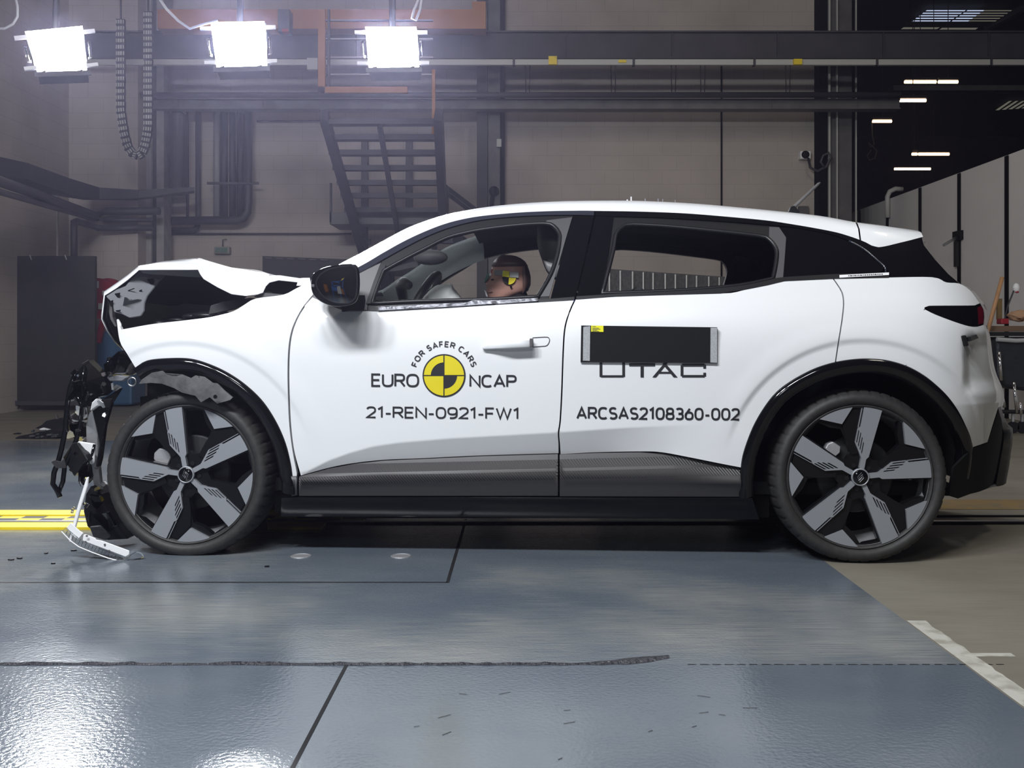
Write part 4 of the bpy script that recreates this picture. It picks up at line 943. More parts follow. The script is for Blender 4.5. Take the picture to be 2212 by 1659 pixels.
# roof fittings
for (u, v0, v1, m_) in ((1355, 437, 431, 'plastic_white'), (1363.5, 435, 425, 'plastic_white'), (1394, 437, 429, 'steel'), (1422, 438, 429, 'steel'), (1432, 439, 430, 'steel'), (1459, 441, 432, 'steel')):
    MB().tube([Lp(u, v0+14, .70), Lp(u, v1, .70)], .003, 6).build('roof_stud', m_, car)
o = shard('roof_pad', [(1338, 434.5), (1392, 434.5), (1392, 447), (1338, 446)], .60, .10, 'plastic_white', car)
an = MB().tube([Lp(1706, 459, MID), Lp(1714, 449, MID), Lp(1768, 397, MID), Lp(1772, 394, MID)], [.011, .009, .006, .003], 8).build('roof_aerial', 'steel_grey', car, smooth=True)
o = shard('aerial_base', [(1703, 460), (1709, 446), (1716, 444), (1726, 455), (1728, 480), (1703, 476)], MID-.02, .04, 'matte_black', an)

# ---------------------------------------------------------------- door mirror, handle
def section_loft(name, loops, m, parent, cap=True, **k):
    n = len(loops[0]); mb = MB(); v = [p for l in loops for p in l]; f = []
    for i in range(len(loops)-1):
        for q in range(n): f.append((i*n+q, i*n+(q+1) % n, (i+1)*n+(q+1) % n, (i+1)*n+q))
    if cap: f += [tuple(range(n))[::-1], tuple((len(loops)-1)*n+q for q in range(n))]
    mb.add(v, f); return mb.build(name, m, parent, smooth=True, **k)
MO = [(672, 610), (676, 592), (695, 580), (722, 573), (752, 570.5), (768, 572), (775, 582), (777.5, 606), (776, 634), (769, 652), (752, 660), (722, 662), (697, 654), (679, 640), (673, 626)]
mo = smooth_poly(MO, step=6, ang=60); mc = np.mean(mo, axis=0)
YM = -.20
def mloop(s, y, dx=0): return [tuple(Lp(mc[0]+(u-mc[0])*s+dx, mc[1]+(v-mc[1])*s, y)) for u, v in mo]
# the housing is a shell whose open side faces rearward and slightly to the camera
mir = section_loft('door_mirror', [mloop(.96, YM-.012), mloop(1.0, YM), mloop(1.0, YM+.06), mloop(.93, YM+.12, -2), mloop(.7, YM+.155, -4), mloop(.35, YM+.17, -5)], 'gloss_black', door)
gl = [(u, v) for u, v in smooth_poly([(683, 612), (690, 596), (707, 583.5), (733, 576.5), (760, 574.5), (769, 580), (772, 606), (770, 634), (764, 648), (750, 655), (725, 654), (703, 644), (689, 628)], step=6, ang=60)]
pts = [Lp(u, v, YM-.0145) for u, v in gl]
ctr_ = sum(pts, Vector())/len(pts); rings = []
for q in (1, .8, .6, .4, .2, .02): rings.append([tuple(ctr_+(p-ctr_)*q+Vector((0, -.0045*(1-q*q), 0))) for p in pts]+[tuple(ctr_+(pts[0]-ctr_)*q+Vector((0, -.0045*(1-q*q), 0)))])
MB().grid(rings).build('mirror_glass', 'mirror', mir, smooth=True)
MB().tube([Lp(u, v, YM-.013) for u, v in gl], .0035, 6, closed=True).build('mirror_rim', 'satin_black', mir)
shard('indicator_lens', [(668.5, 600), (673, 598), (674, 612), (672, 616)], YM+.02, .03, 'chrome', mir)
shard('indicator_lens', [(672, 614), (679, 614), (679, 621), (673, 620)], YM-.014, .02, 'grey_panel', mir)
MB().bar(Lp(745, 656, YM+.1), Lp(782, 655, .02), .06, .035).build('mirror_arm', 'satin_black', mir)
H = [(1042.5, 752), (1048, 744), (1058, 739), (1100, 735), (1146, 730.5), (1149, 731.5), (1149, 748), (1146, 749.5), (1100, 752.5), (1058, 754.5), (1046, 755)]
hp = [hit(u, v, Sb) for u, v in smooth_poly(H, ang=30)]
hl = [[(p.x, Sb(p.x, p.z)-d*(.35+.65*sstep(hp[0].x, hp[0].x+.12, p.x)), p.z) for p in hp] for d in (.012, .040, .046)]
c = np.mean([p[2] for p in hl[2]]); hl[2] = [(p[0], p[1], c+(p[2]-c)*.75) for p in hl[2]]
hd = section_loft('door_handle', hl, 'white_paint', door)
shard('handle_end', [(1144, 731), (1150, 731), (1150, 749), (1143, 750)], -.088, .03, 'grey_panel', hd)
lk = smooth_poly([(1151, 729.5), (1178, 728), (1185, 729.5), (1187.5, 734), (1185, 742), (1180, 747), (1172, 748), (1151, 749.5)], step=4, ang=60)
MB().tube([(p.x, Sb(p.x, p.z)-.001, p.z) for p in (hit(u, v, Sb) for u, v in lk)], .0016, 5, closed=True).build('lock_cover_seam', 'frame_grey', hd)

# ---------------------------------------------------------------- lettering
def se(cx, cy, rx_, ry_, a0, a1, n=14, p=2.6):
    o = []
    for i in range(n+1):
        a = R(a0+(a1-a0)*i/n); ca, sa = math.cos(a), math.sin(a)
        o.append((cx+rx_*math.copysign(abs(ca)**(2/p), ca), cy+ry_*math.copysign(abs(sa)**(2/p), sa)))
    return o
bowl = [(0, 1), (.36, 1)]+se(.36, .74, .26, .26, 90, -90, 10)+[(0, .48)]
GL = {'E': (.56, [[(.56, 1), (0, 1), (0, 0), (.56, 0)], [(0, .51), (.5, .51)]]), 'F': (.54, [[(.54, 1), (0, 1), (0, 0)], [(0, .49), (.48, .49)]]),
      'U': (.68, [[(0, 1), (0, .36)]+se(.34, .36, .34, .36, 180, 360)+[(.68, 1)]]), 'R': (.64, [[(0, 0), (0, 1)]+bowl[1:], [(.34, .48), (.66, 0)]]), 'P': (.62, [[(0, 0), (0, 1)]+bowl[1:]]),
      'O': (.78, [se(.39, .5, .39, .5, 0, 360, 30)]), '0': (.62, [se(.31, .5, .31, .5, 0, 360, 28)]), 'C': (.68, [se(.37, .5, .37, .5, 48, 312, 24)]),
      'N': (.68, [[(0, 0), (0, 1), (.68, 0), (.68, 1)]]), 'A': (.74, [[(0, 0), (.37, 1), (.74, 0)], [(.12, .30), (.62, .30)]]),
      '1': (.34, [[(0, .80), (.26, 1), (.26, 0)]]), '-': (.34, [[(0, .37), (.34, .37)]]), 'W': (1.0, [[(0, 1), (.25, 0), (.5, 1), (.75, 0), (1.0, 1)]]),
      '2': (.58, [se(.29, .72, .28, .28, 165, -20, 12)+[(.50, .50), (0, 0), (.60, 0)]]),
      '9': (.60, [se(.30, .68, .30, .32, 0, 360, 22), [(.60, .68)]+se(.24, .36, .36, .36, 0, -88, 8)+[(.12, 0)]]), '6': (.60, [se(.30, .32, .30, .32, 0, 360, 22), [(0, .32), (.06, .52), (.36, 1)]]),
      '8': (.60, [se(.30, .75, .26, .25, 0, 360, 20), se(.30, .26, .30, .26, 0, 360, 20)]), '3': (.56, [se(.27, .75, .26, .25, 150, -90, 12)+se(.27, .26, .29, .26, 90, -150, 12)]),
      'S': (.58, [se(.29, .75, .27, .25, 35, 270, 12, 2.2)+se(.29, .25, .29, .25, 90, -145, 12, 2.2)])}
def stroke(pts, t):
    """flat ribbon of width t along a polyline"""
    P2 = [Vector(p) for p in pts]; P2 = [p for i, p in enumerate(P2) if i == 0 or (p-P2[i-1]).length > 1e-4]
    cl_ = (P2[0]-P2[-1]).length < 1e-3 and len(P2) > 4
    if cl_: P2 = P2[:-1]
    n = len(P2); V = []; Fs = []
    for i, p in enumerate(P2):
        a = p-P2[i-1] if (i or cl_) else P2[1]-p; b = P2[(i+1) % n]-p if (i < n-1 or cl_) else p-P2[i-1]
        a = a.normalized(); b = b.normalized(); na = Vector((-a.y, a.x)); nb = Vector((-b.y, b.x)); mt = (na+nb)
        if mt.length < .35: mt = na*1.0; k = 1.0
        else: mt.normalize(); k = min(1/max(mt.dot(na), .3), 2.2)
        e = Vector((0, 0))
        V += [tuple(p+mt*k*t/2), tuple(p-mt*k*t/2)]
    for i in range(n if cl_ else n-1): j = (i+1) % n; Fs.append((2*i, 2*i+1, 2*j+1, 2*j))
    return V, Fs
def lettering(s, box, parent, name, dv=0., t=4., gap=.2):
    u0, v0, u1, v1 = box; x = 0; S_ = []
    for ch in s:
        w_, st = GL[ch]; S_ += [[(px+x, py) for px, py in q] for q in st]; x += w_+gap
    x -= gap; V = []; Fs = []; h = t/2
    for q in S_:
        q2 = [(u0+h+(u1-u0-t)*px/x, v1-h-(v1-v0-t)*py+dv*px/x) for px, py in q]
        a, f_ = stroke(q2, t); k = len(V); V += a; Fs += [tuple(i+k for i in g) for g in f_]
    return decal(name, V, Fs, Sb, 'decal_black', parent)
lettering('EURO', (802, 806.5, 905.5, 835.5), door, 'lettering', 1.0, 4.2)
lettering('NCAP', (1014, 809, 1116, 836.5), door, 'lettering', 1.0, 4.2)
lettering('21-REN-0921-FW1', (791, 877.5, 1122, 903), door, 'lettering', 3.2, 3.7)
lettering('ARCSAS2108360-002', (1245, 878.5, 1598, 905.5), rdoor, 'lettering', 3.0, 4.3, .24)
def arc_text(s, cx, cy, r0, h, a0, a1, parent, t=2.4):
    ws = [.42 if ch == ' ' else GL[ch][0]+.26 for ch in s]; tot = sum(ws); acc = 0; V = []; Fs = []
    for ch, w_ in zip(s, ws):
        mid = a0+(a1-a0)*(acc+w_/2)/tot; acc += w_
        if ch == ' ': continue
        a = R(mid)
        for q in GL[ch][1]:
            q2 = []
            for px, py in q:
                xx = (px-GL[ch][0]/2)*h*.98; rr_ = r0+t/2+py*(h-t); q2.append((cx+rr_*math.sin(a)+xx*math.cos(a), cy-rr_*math.cos(a)+xx*math.sin(a)))
            g_, f_ = stroke(q2, t); k = len(V); V += g_; Fs += [tuple(i+k for i in g) for g in f_]
    return decal('lettering', V, Fs, Sb, 'decal_black', parent)
RC = (959.3, 811.3)
arc_text('FOR SAFER CARS', RC[0], RC[1], 61.5, 13, -74, 74, door)
def ring2d(cx, cy, r0, r1, a0=0, a1=360, n=48):
    V = []; Fs = []
    for i in range(n+1):
        a = R(a0+(a1-a0)*i/n); V += [(cx+r0*math.sin(a), cy-r0*math.cos(a)), (cx+r1*math.sin(a), cy-r1*math.cos(a))]
    return V, [(2*i, 2*i+1, 2*i+3, 2*i+2) for i in range(n)]
rd = decal('roundel', *ring2d(*RC, 0.01, 46.5), Sb, 'decal_black', door, label='round black and yellow emblem')
V, Fs = [], []
for a0 in (0, 90, 180, 270):
    black = a0 in (270, 90)
    n = 16; r0 = 28.5 if black else 1.5
    c0 = (1.3, -1.3) if a0 == 0 else (1.3, 1.3) if a0 == 90 else (-1.3, 1.3) if a0 == 180 else (-1.3, -1.3)
    k = len(V)
    for i in range(n+1):
        a = R(a0+90*i/n); ca, sa = math.sin(a), -math.cos(a)
        def pt(r_):
            x = r_*ca; y = r_*sa
            x = max(x, c0[0]) if c0[0] > 0 else min(x, c0[0]); y = max(y, c0[1]) if c0[1] > 0 else min(y, c0[1])
            return (RC[0]+x, RC[1]+y)
        V += [pt(r0), pt(43.3)]
    Fs += [(k+2*i, k+2*i+1, k+2*i+3, k+2*i+2) for i in range(n)]
decal('roundel_field', V, Fs, Sb, 'decal_yellow', rd, lift=-.0036)
# four wide letters partly hidden by the black plate
def quads(L):
    V = []; Fs = []
    for q in L: k = len(V); V += q; Fs.append(tuple(range(k, k+len(q))))
    return V, Fs
def rc(u0, v0, u1, v1): return [(u0, v0), (u1, v0), (u1, v1), (u0, v1)]
b_ = 815; tk = 9.5
U = [rc(1295, 783, 1301, b_-3), rc(1344, 783, 1350, b_-3), rc(1298, b_-4.5, 1347, b_), rc(1295, b_-4, 1299, b_-1.2), rc(1346, b_-4, 1350, b_-1.2)]
T_ = [rc(1359, 785, 1415, 791), rc(1383.5, 790, 1390.5, b_)]
A_ = [[(1409, b_), (1436, 783), (1443, 783), (1417, b_)], [(1463.5, b_), (1436, 783), (1431, 786), (1455, b_)], rc(1423, 803, 1450, 807)]
C_ = [rc(1473, 786, 1522, 791.5), rc(1470, 789, 1476, b_-3), rc(1473, b_-5, 1522, b_), rc(1519, 788, 1525, 796), rc(1519, 805, 1525, b_-2)]
decal('lettering', *quads(U+T_+A_+C_), Sb, 'decal_black', rdoor)
# black plate with reflective ends and yellow label
pl_ = [(1255.5, 703), (1549.5, 707), (1549.5, 784.5), (1254, 782)]
YPL = min(Sb(p.x, p.z) for p in (hit(u, v, Sb) for u, v in pl_))
def plate(px, lift, th, m, name, parent):
    q = [hit(u, v, Sb) for u, v in px]
    y = YPL
    pts = [Lp(u, v, y-lift) for u, v in px]
    return MB().prism(pts, (0, th, 0)).build(name, m, parent)
bp_ = plate(pl_, .010, .016, 'plate_black', 'black_plate', rdoor)
for q in ([(1260, 706), (1275, 704.5), (1274, 779.5), (1259, 779)], [(1535, 708), (1549, 708), (1549, 783.5), (1534.5, 783)]): plate(q, .0125, .002, 'reflective_grey', 'reflective_strip', bp_)
yl = plate([(1277, 703), (1303.5, 703.5), (1303.5, 717), (1277, 716.5)], .0128, .002, 'label_yellow', 'yellow_label', bp_)
for k, (a, b) in enumerate(((1279.5, 1287), (1279.5, 1294), (1279.5, 1297), (1279.5, 1290), (1279.5, 1294))): plate([(a, 704.8+k*2.3+(k > 0)), (b, 704.9+k*2.3+(k > 0)), (b, 705.9+k*2.3+(k > 0)), (a, 705.8+k*2.3+(k > 0))], .0135, .0005, 'frame_grey', 'label_print', yl)
# ---------------------------------------------------------------- wheels
RR = .274
def rot2(x, z, a): c, s = math.cos(a), math.sin(a); return x*c+z*s, -x*s+z*c      # clockwise seen from the camera
def flat(loops, c, y0, th, m, name, parent, res=.05, ang=0., smooth=False, **k):
    L2 = [[rot2(x*RR, z*RR, ang) for x, z in lp] for lp in loops]
    v, f = fill(L2, res); n = len(v); V = [(c[0]+p.x, c[1]+y0, c[2]+p.y) for p in v]; Fs = []
    for t in f:
        a, b, d = (v[i] for i in t[:3]); cr = (b-a).x*(d-a).y-(b-a).y*(d-a).x; Fs.append(t if cr > 0 else t[::-1])
    for lp in L2:
        q = len(V); m_ = len(lp)
        for (x, z) in lp: V += [(c[0]+x, c[1]+y0, c[2]+z), (c[0]+x, c[1]+y0+th, c[2]+z)]
        Fs += [(q+2*i, q+2*((i+1) % m_), q+2*((i+1) % m_)+1, q+2*i+1) for i in range(m_)]
    return mk(name, V, Fs, m, parent, **k)
def pol(d, r): return (r*math.sin(R(d)), r*math.cos(R(d)))
def arcp(a, b, r, n=8): return [pol(a+(b-a)*i/n, r) for i in range(n+1)]
SPOKE = arcp(-7.4, 7.0, .985)+[(.119, .97), (.062, .30), (.034, .262), (.034, .125), (-.034, .125), (-.034, .262), (-.046, .285), (-.160, .465), (-.160, .665), (-.129, .70), (-.129, .97)]
SLOTS = [[(p-.0085, a0+.010), (p+.0085, a0-.014), (p+.0085, a1-.014), (p-.0085, a1+.010)] for p, a0, a1 in ((-.140, .47, .645), (-.107, .425, .615), (-.075, .38, .555), (-.044, .335, .49))]
HOLE = [(8.6, .94), (24, .955), (30.5, .80), (40, .72), (41.5, .52), (42, .36), (24, .30), (15, .34)]
PETAL = arcp(26.5, 55, .985)+[pol(42.5, .785)]
def wheel(hx, hz, a0, y, side, sub=True):
    c = (hx, y, hz)
    prof = [(.262, .20), (.266, .014), (.270, .006), (.276, .002), (.281, .006), (.285, -.002), (.296, -.009), (.310, -.009), (.322, .0), (.330, .014), (.3355, .035), (.338, .06), (.338, .15), (.3355, .178), (.325, .20), (.30, .212), (.27, .205)]
    n = 288; V = []; m_ = len(prof)
    for i in range(n):
        a = 2*math.pi*i/n
        for r_, h in prof:
            if .329 < r_ and .01 < h < .062 and i % 6 == 0: r_ -= .0055; 
            z = hz+r_*math.sin(a); x = hx+r_*math.cos(a)
            if z < .0005: z = .0005
            V.append((x, y+h, z))
    Fs = [(i*m_+k, ((i+1) % n)*m_+k, ((i+1) % n)*m_+k+1, i*m_+k+1) for i in range(n) for k in range(m_-1)]
    if side < 0: V = [(x, WID-q, z) for x, q, z in V]
    t = mk('wheel', V, Fs, 'rubber', car, smooth=True, sharp=40)
    if side < 0:
        o = flat([[pol(d, .96) for d in range(0, 360, 12)]], (hx, WID-y-.02, hz), 0, .02, 'rim_black', 'rim', t); return t
    # tread grooves
    mb = MB()
    for h in (.075, .105, .135): mb.lathe([(.3384, h-.006), (.3386, h), (.3384, h+.006)], 120, c)
    mb.build('tread_groove', 'deep_black', t) if hz-.339 > .0 else None
    mb = MB(); mb.lathe([(.268, .012), (.262, .03), (.255, .10), (.245, .20)], 72, c); rb_ = mb.build('rim_barrel', 'cast_metal', t, smooth=True)
    holes = [[pol(d+72*k, r_) for d, r_ in HOLE] for k in range(5)]
    ring = [pol(d, .975) for d in range(0, 360, 5)]
    rim = flat([ring]+holes, c, .020, .035, 'rim_black', 'rim', t, ang=a0)
    # raised black wings beside each spoke
    for k in range(5):
        w_ = [[(-.135, .93), (-.135, .60), (-.05, .31), (-.30, .30), (-.50, .52), (-.46, .72)]]
        flat([[pol(-29, .76), pol(-17.5, .955), pol(-9.5, .955), (-.137, .62), (-.058, .34), pol(-30, .33), pol(-31, .55)]], c, .012, .012, 'rim_black', 'rim_web', rim, ang=a0+R(72)*k)
        flat([SPOKE]+SLOTS, c, .002, .020, 'machined', 'rim_spoke', rim, ang=a0+R(72)*k, label='machined silver spoke')
        flat([PETAL], c, .004, .018, 'machined', 'rim_petal', rim, ang=a0+R(72)*k, label='machined silver rim segment')
        flat([[(-.160, .68), (-.151, .68), (-.151, .962), (-.160, .960)]], c, .004, .008, 'machined', 'rim_line', rim, ang=a0+R(72)*k)
        MB().lathe([(0, .016), (.010, .016), (.010, .03)], 6, (c[0]+.048*math.sin(a0+R(72*k+36)), c[1], c[2]+.048*math.cos(a0+R(72*k+36)))).build('wheel_bolt', 'satin_black', rim)
    mb = MB(); mb.lathe([(.0285, -.004), (.030, -.006), (.033, -.005), (.0345, .004)], 40, c); mb.build('hub_ring', 'machined', rim, smooth=True)
    cap = MB().lathe([(0, -.005), (.026, -.0045), (.029, -.001)], 40, c).build('center_cap', 'gloss_black', rim, smooth=True)
    em = MB()
    for s_ in (1, -1):
        q = [rot2(s_*x, s_*z, a0-.1) for x, z in ((.002, .019), (-.0115, .001), (-.004, -.0125), (.0005, -.006), (.003, -.002))]
        em.tube([(c[0]+x, c[1]-.0062, c[2]+z) for x, z in q[:3]], .0007, 5)
        q2 = [rot2(s_*x, s_*z, a0-.1) for x, z in ((.0065, .013), (-.0055, -.0015), (-.0005, -.010))]; em.tube([(c[0]+x, c[1]-.0062, c[2]+z) for x, z in q2], .0007, 5)
    em.build('emblem', 'machined', cap)
    MB().lathe([(.05, .085), (.145, .085), (.15, .09), (.15, .105), (.145, .11), (.05, .11)], 60, c).build('brake_disc', 'disc_dark', t, smooth=True, sharp=30)
    MB().lathe([(0, .06), (.07, .062), (.075, .085)], 40, c).build('hub', 'satin_black', t, smooth=True, sharp=30)
    a = R(-63) if hx < 0 else R(-42)
    s_ = .62 if hx > 0 else .78
    q = [(-.048, .0), (-.030, .05), (.0, .062), (.035, .05), (.048, -.005), (.02, -.03), (-.02, -.03)]
    pts = []
    for x, z in [(x*s_, z*s_) for x, z in q]: xx, zz = rot2(x, z, a); pts.append((c[0]+.125*math.sin(a)+xx, c[1]+.058, c[2]+.125*math.cos(a)+zz))
    o = MB().prism(pts, (0, .05, 0)).build('brake_caliper', 'cast_metal', t); bevel(o, .003, 1)
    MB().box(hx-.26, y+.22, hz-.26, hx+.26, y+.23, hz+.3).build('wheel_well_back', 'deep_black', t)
    return t
for o_ in [1]:
    wheel(-HX, HZF, R(-10.8), .0, 1); wheel(HX, HZR, R(11), .0, 1)
    wheel(-HX, HZF, 0, .0, -1); wheel(HX, HZR, 0, .0, -1)

# ---------------------------------------------------------------- crumpled bonnet
# stations from the folded nose to the rear edge: near-edge pixel, ridge pixel, near depth
ST = [((267, 757), (264, 752), .30), ((247, 737), (246, 734), .22), ((232, 716), (231, 710), .16), ((220, 690), (219.5, 680), .12), ((226, 638), (225, 634), .11), ((252, 622), (255, 612), .11), ((276, 604), (278, 596), .11), ((300, 583), (300, 579), .11), ((345, 582.5), (350, 565.5), .11), ((390, 582.5), (392, 561), .11),
      ((428, 582), (430, 558.5), .11), ((433, 592), (436, 560), .09), ((440, 602), (450, 565), .08), ((470, 620), (475, 572), .07), ((500, 635), (500, 579), .07), ((530, 639), (530, 583.5), .07), ((556, 636), (553, 587.5), .08), ((568, 632), (570, 590), .09), ((574, 618), (582, 593), .10), ((582, 610), (592, 595), .11), ((602, 605), (606, 598.5), .12), ((640, 609), (642, 605), .13), ((664, 612.5), (666, 610.5), .14)]
rows = []
for (a, b, y) in ST:
    p = Lp(*a, y); q = Lp(*b, y+.34); m_ = p.lerp(q, .5); m_.z += .012
    far_q = Vector((q.x, WID-q.y, q.z)); far_p = Vector((p.x, WID-p.y, p.z)); mid = (q+far_q)/2; mid.z -= .015
    rows.append([tuple(v) for v in (p, m_, q, mid, far_q, Vector((m_.x, WID-m_.y, m_.z)), far_p)])
mb = MB(); mb.grid(rows); hood = mb.build('bonnet', 'white_paint', car, smooth=True, sharp=24)
so = hood.modifiers.new('sheet', 'SOLIDIFY'); so.thickness = .004; so.offset = 0
# inner frame of the bonnet: grey rim strip and nose panel, with the dark pad between
def under(rows_, t0, t1, dn, name, m, i0, i1, nx=0.):
    rr_ = []
    for r_ in rows_[i0:i1]:
        A = [Vector(p) for p in r_]; out = []
        for k in range(7):
            t = t0+(t1-t0)*k/6; f = t*6; i = min(int(f), 5); p = A[i].lerp(A[i+1], f-i); out.append((p.x+nx, p.y+.004, p.z-dn))
        rr_.append(out)
    return MB().grid(rr_).build(name, m, hood, smooth=True)
shard('bonnet_inner_rim', [(301, 584.5), (428, 583.5), (437, 599), (400, 597.5), (352, 594), (322, 592), (309, 590)], .135, .01, 'under_hood', hood, tilt=(0, .003), bev=.002)
under(rows, .12, .999, .03, 'bonnet_pad', 'deep_black', 4, 18)
under(rows, .004, .99, -.0, 'bonnet_inner_nose', 'under_hood', 0, 5, .016)
ip = [(228, 640), (252, 625), (270, 618), (285, 601), (301, 585), (322, 592), (357, 594), (342, 610), (318, 640), (312, 655), (311, 672), (304, 683), (280, 687), (262, 678), (246, 674), (243, 655)]
io = shard('bonnet_inner_panel', ip, .105, .012, 'under_hood', hood, tilt=(.0012, -.001), bev=.003)
for q in ([(318, 603), (332, 601), (331, 613), (315, 617)], [(248, 634), (259, 632), (258, 642), (247, 645)], [(300, 628), (306, 625), (306, 628), (300, 631)], [(276, 650), (284, 646), (284, 651), (278, 656)], [(267, 633), (279, 626), (290, 622), (290, 624), (279, 628), (269, 635)], [(246, 671), (260, 669), (260, 672), (247, 674)], [(236, 651), (244, 648), (243, 665), (238, 660)]):
    c_ = np.mean(ip, axis=0); cc = np.mean(q, axis=0)
    shard('panel_cutout', q, .105+(cc[0]-c_[0])*.0012-(cc[1]-c_[1])*.001-.004, .003, 'deep_black', io, bev=0)
shard('latch_bar', [(235, 655), (241, 658), (243, 685), (252, 705), (248, 706), (238, 690), (234, 672)], .14, .03, 'steel_grey', hood)
o = shard('bonnet_fold', [(268, 640), (278, 648), (298, 645), (311, 650), (312, 662), (305, 683), (281, 687), (266, 677), (264, 660)], .098, .02, 'under_hood', hood, tilt=(.002, .002), bev=.006)
# dark corner fold by the windscreen
panel('bonnet_corner', [(573, 617), (580, 608), (600, 605), (640, 609), (662, 612), (640, 623), (614, 636), (600, 637), (585, 631)], lambda x, z: .16+.5*(z-1.0), 'satin_black', hood, res=.03, flange=.02, label='dark plastic corner under the bonnet rear edge')
panel('hinge_cover', [(548, 641), (556, 636), (574, 633), (590, 634), (612, 636), (565, 646)], lambda x, z: .10, 'grey_panel', hood, res=.03, flange=.02, sm=False)
# engine bay
eb = MB(); eb.box(-1.56, .18, .35, -.62, WID-.18, .86); eb.box(-1.5, .16, .80, -.70, .30, .90); eb.build('engine_bay', 'matte_black', car)
eb = MB()
for (u, v, r_, y) in ((420, 684, .016, .3), (445, 682, .018, .26), (470, 678, .016, .3), (340, 698, .014, .25), (380, 692, .018, .35)): eb.ball(Lp(u, v, y), (r_*3.5, r_*2, r_), 7)
eb.build('engine_parts', 'satin_black', car, smooth=True)
shard('scuttle_panel', [(455, 660), (480, 652), (540, 643), (556, 646), (528, 657), (505, 668), (470, 676), (450, 680)], .2, .02, 'frame_grey', car, tilt=(.001, .0))
MB().grid([[(-.72, .2, 1.02), (-.72, MID, 1.05), (-.72, WID-.2, 1.02)], [(-.95, .2, .93), (-.95, MID, .95), (-.95, WID-.2, .93)]]).build('scuttle_panel', 'satin_black', car)
lp_ = [(252, 690), (255, 689), (261, 700), (262, 712), (270, 722), (263, 728)]
shard('bent_wing_tip', lp_, .03, .01, 'white_paint', wing)

# ---------------------------------------------------------------- smashed front end
fe = MB().box(-1.62, .25, .22, -1.50, WID-.25, .62).build('front_end_wreck', 'matte_black', car)
GB = 'gloss_black'
for name, px, y, th, m, tl in (
    ('headlamp_housing', [(150, 821), (161, 803), (178, 784), (189, 778), (200, 789), (219, 807), (230, 828), (230, 847), (219, 856), (200, 861), (188, 878), (178, 878), (160, 840), (147, 850), (142, 865), (152, 837)], .10, .06, GB, (.002, -.002)),
    ('headlamp_housing', [(168, 800), (180, 786), (186, 800), (182, 830), (176, 852), (166, 838)], .06, .02, 'satin_black', (.003, .0)),
    ('lamp_carrier', [(228, 786), (233, 778), (254, 759), (269, 757), (280, 771), (294, 790), (288, 809), (271, 809), (241, 812), (229, 809)], .08, .10, GB, (.0, .002)),
    ('metal_bracket', [(229, 814), (250, 809), (274, 812), (280, 813), (294, 797), (288, 777), (277, 789), (269, 806), (250, 806)], .045, .012, 'steel', (.001, .002)),
    ('metal_bracket', [(229, 815), (236, 824), (264, 824), (278, 814), (252, 810)], .04, .02, 'under_hood', (0, 0)),
    ('chrome_bracket', [(152, 900), (160, 893), (163, 876), (178, 880), (181, 903), (166, 907)], .12, .03, 'chrome', (.004, .003)),
    ('chrome_bracket', [(178, 882), (186, 878), (190, 905), (180, 908)], .10, .02, 'chrome', (-.004, .002)),
    ('white_bracket', [(198, 870), (208, 860), (221, 868), (216, 878), (210, 877), (194, 889)], .04, .03, 'plastic_white', (.002, 0)),
    ('crash_plate', [(185, 917), (191, 892), (197, 888), (224, 880), (223, 898), (212, 948), (214, 1000), (219, 1048), (221, 1066), (201, 1050), (196, 1000), (186, 958)], .09, .02, 'cast_metal', (.001, .0003)),
    ('white_bracket', [(167, 953), (205, 959), (203, 1000), (200, 1003), (193, 1003), (189, 980), (178, 966)], .03, .012, 'plastic_white', (.001, 0)),
    ('sensor_box', [(156, 957), (166, 955), (190, 994), (178, 1003), (160, 1030), (135, 989)], .02, .05, 'satin_black', (-.002, 0)),
    ('plastic_fragment', [(110, 998), (116, 994), (131, 997), (138, 990), (143, 1011), (121, 1012)], .0, .008, 'frame_grey', (.002, 0)),
    ('bumper_fragment', [(196, 1049), (219, 1068), (229, 1090), (254, 1134), (278, 1164), (233, 1167), (210, 1157), (188, 1137), (180, 1105), (185, 1068)], .10, .12, 'satin_black', (.001, 0)),
    ('bumper_fragment', [(196, 880), (228, 858), (260, 838), (240, 870), (226, 920), (217, 990), (212, 1010), (206, 1008), (214, 960), (206, 920)], .06, .03, GB, (0, 0)),
    ('lamp_shard', [(188, 1118), (196, 1104), (200, 1116), (204, 1128), (192, 1132)], .08, .02, 'chrome', (.003, 0)),
    ('bumper_fragment', [(190, 1068), (214, 1072), (226, 1096), (218, 1108), (200, 1096)], .07, .03, GB, (.003, .002)),
    ('bumper_fragment', [(200, 1112), (230, 1106), (248, 1138), (236, 1150), (210, 1140)], .08, .03, GB, (-.002, .003)),
    ('plastic_fragment', [(192, 1138), (214, 1136), (238, 1160), (228, 1168), (200, 1160)], .075, .02, 'liner_grey', (.001, .002)),
    ('bumper_fragment', [(168, 1005), (192, 1005), (196, 1030), (178, 1050), (168, 1040)], .05, .06, GB, (.002, 0)),
    ('bumper_fragment', [(146, 915), (176, 912), (180, 945), (166, 956), (152, 940)], .16, .05, GB, (.002, .001)),
    ('white_bracket', [(140, 943), (150, 930), (158, 934), (154, 946)], .14, .01, 'plastic_white', (0, 0))):
    shard(name, px, y, th, m, car, tilt=tl, bev=.004)
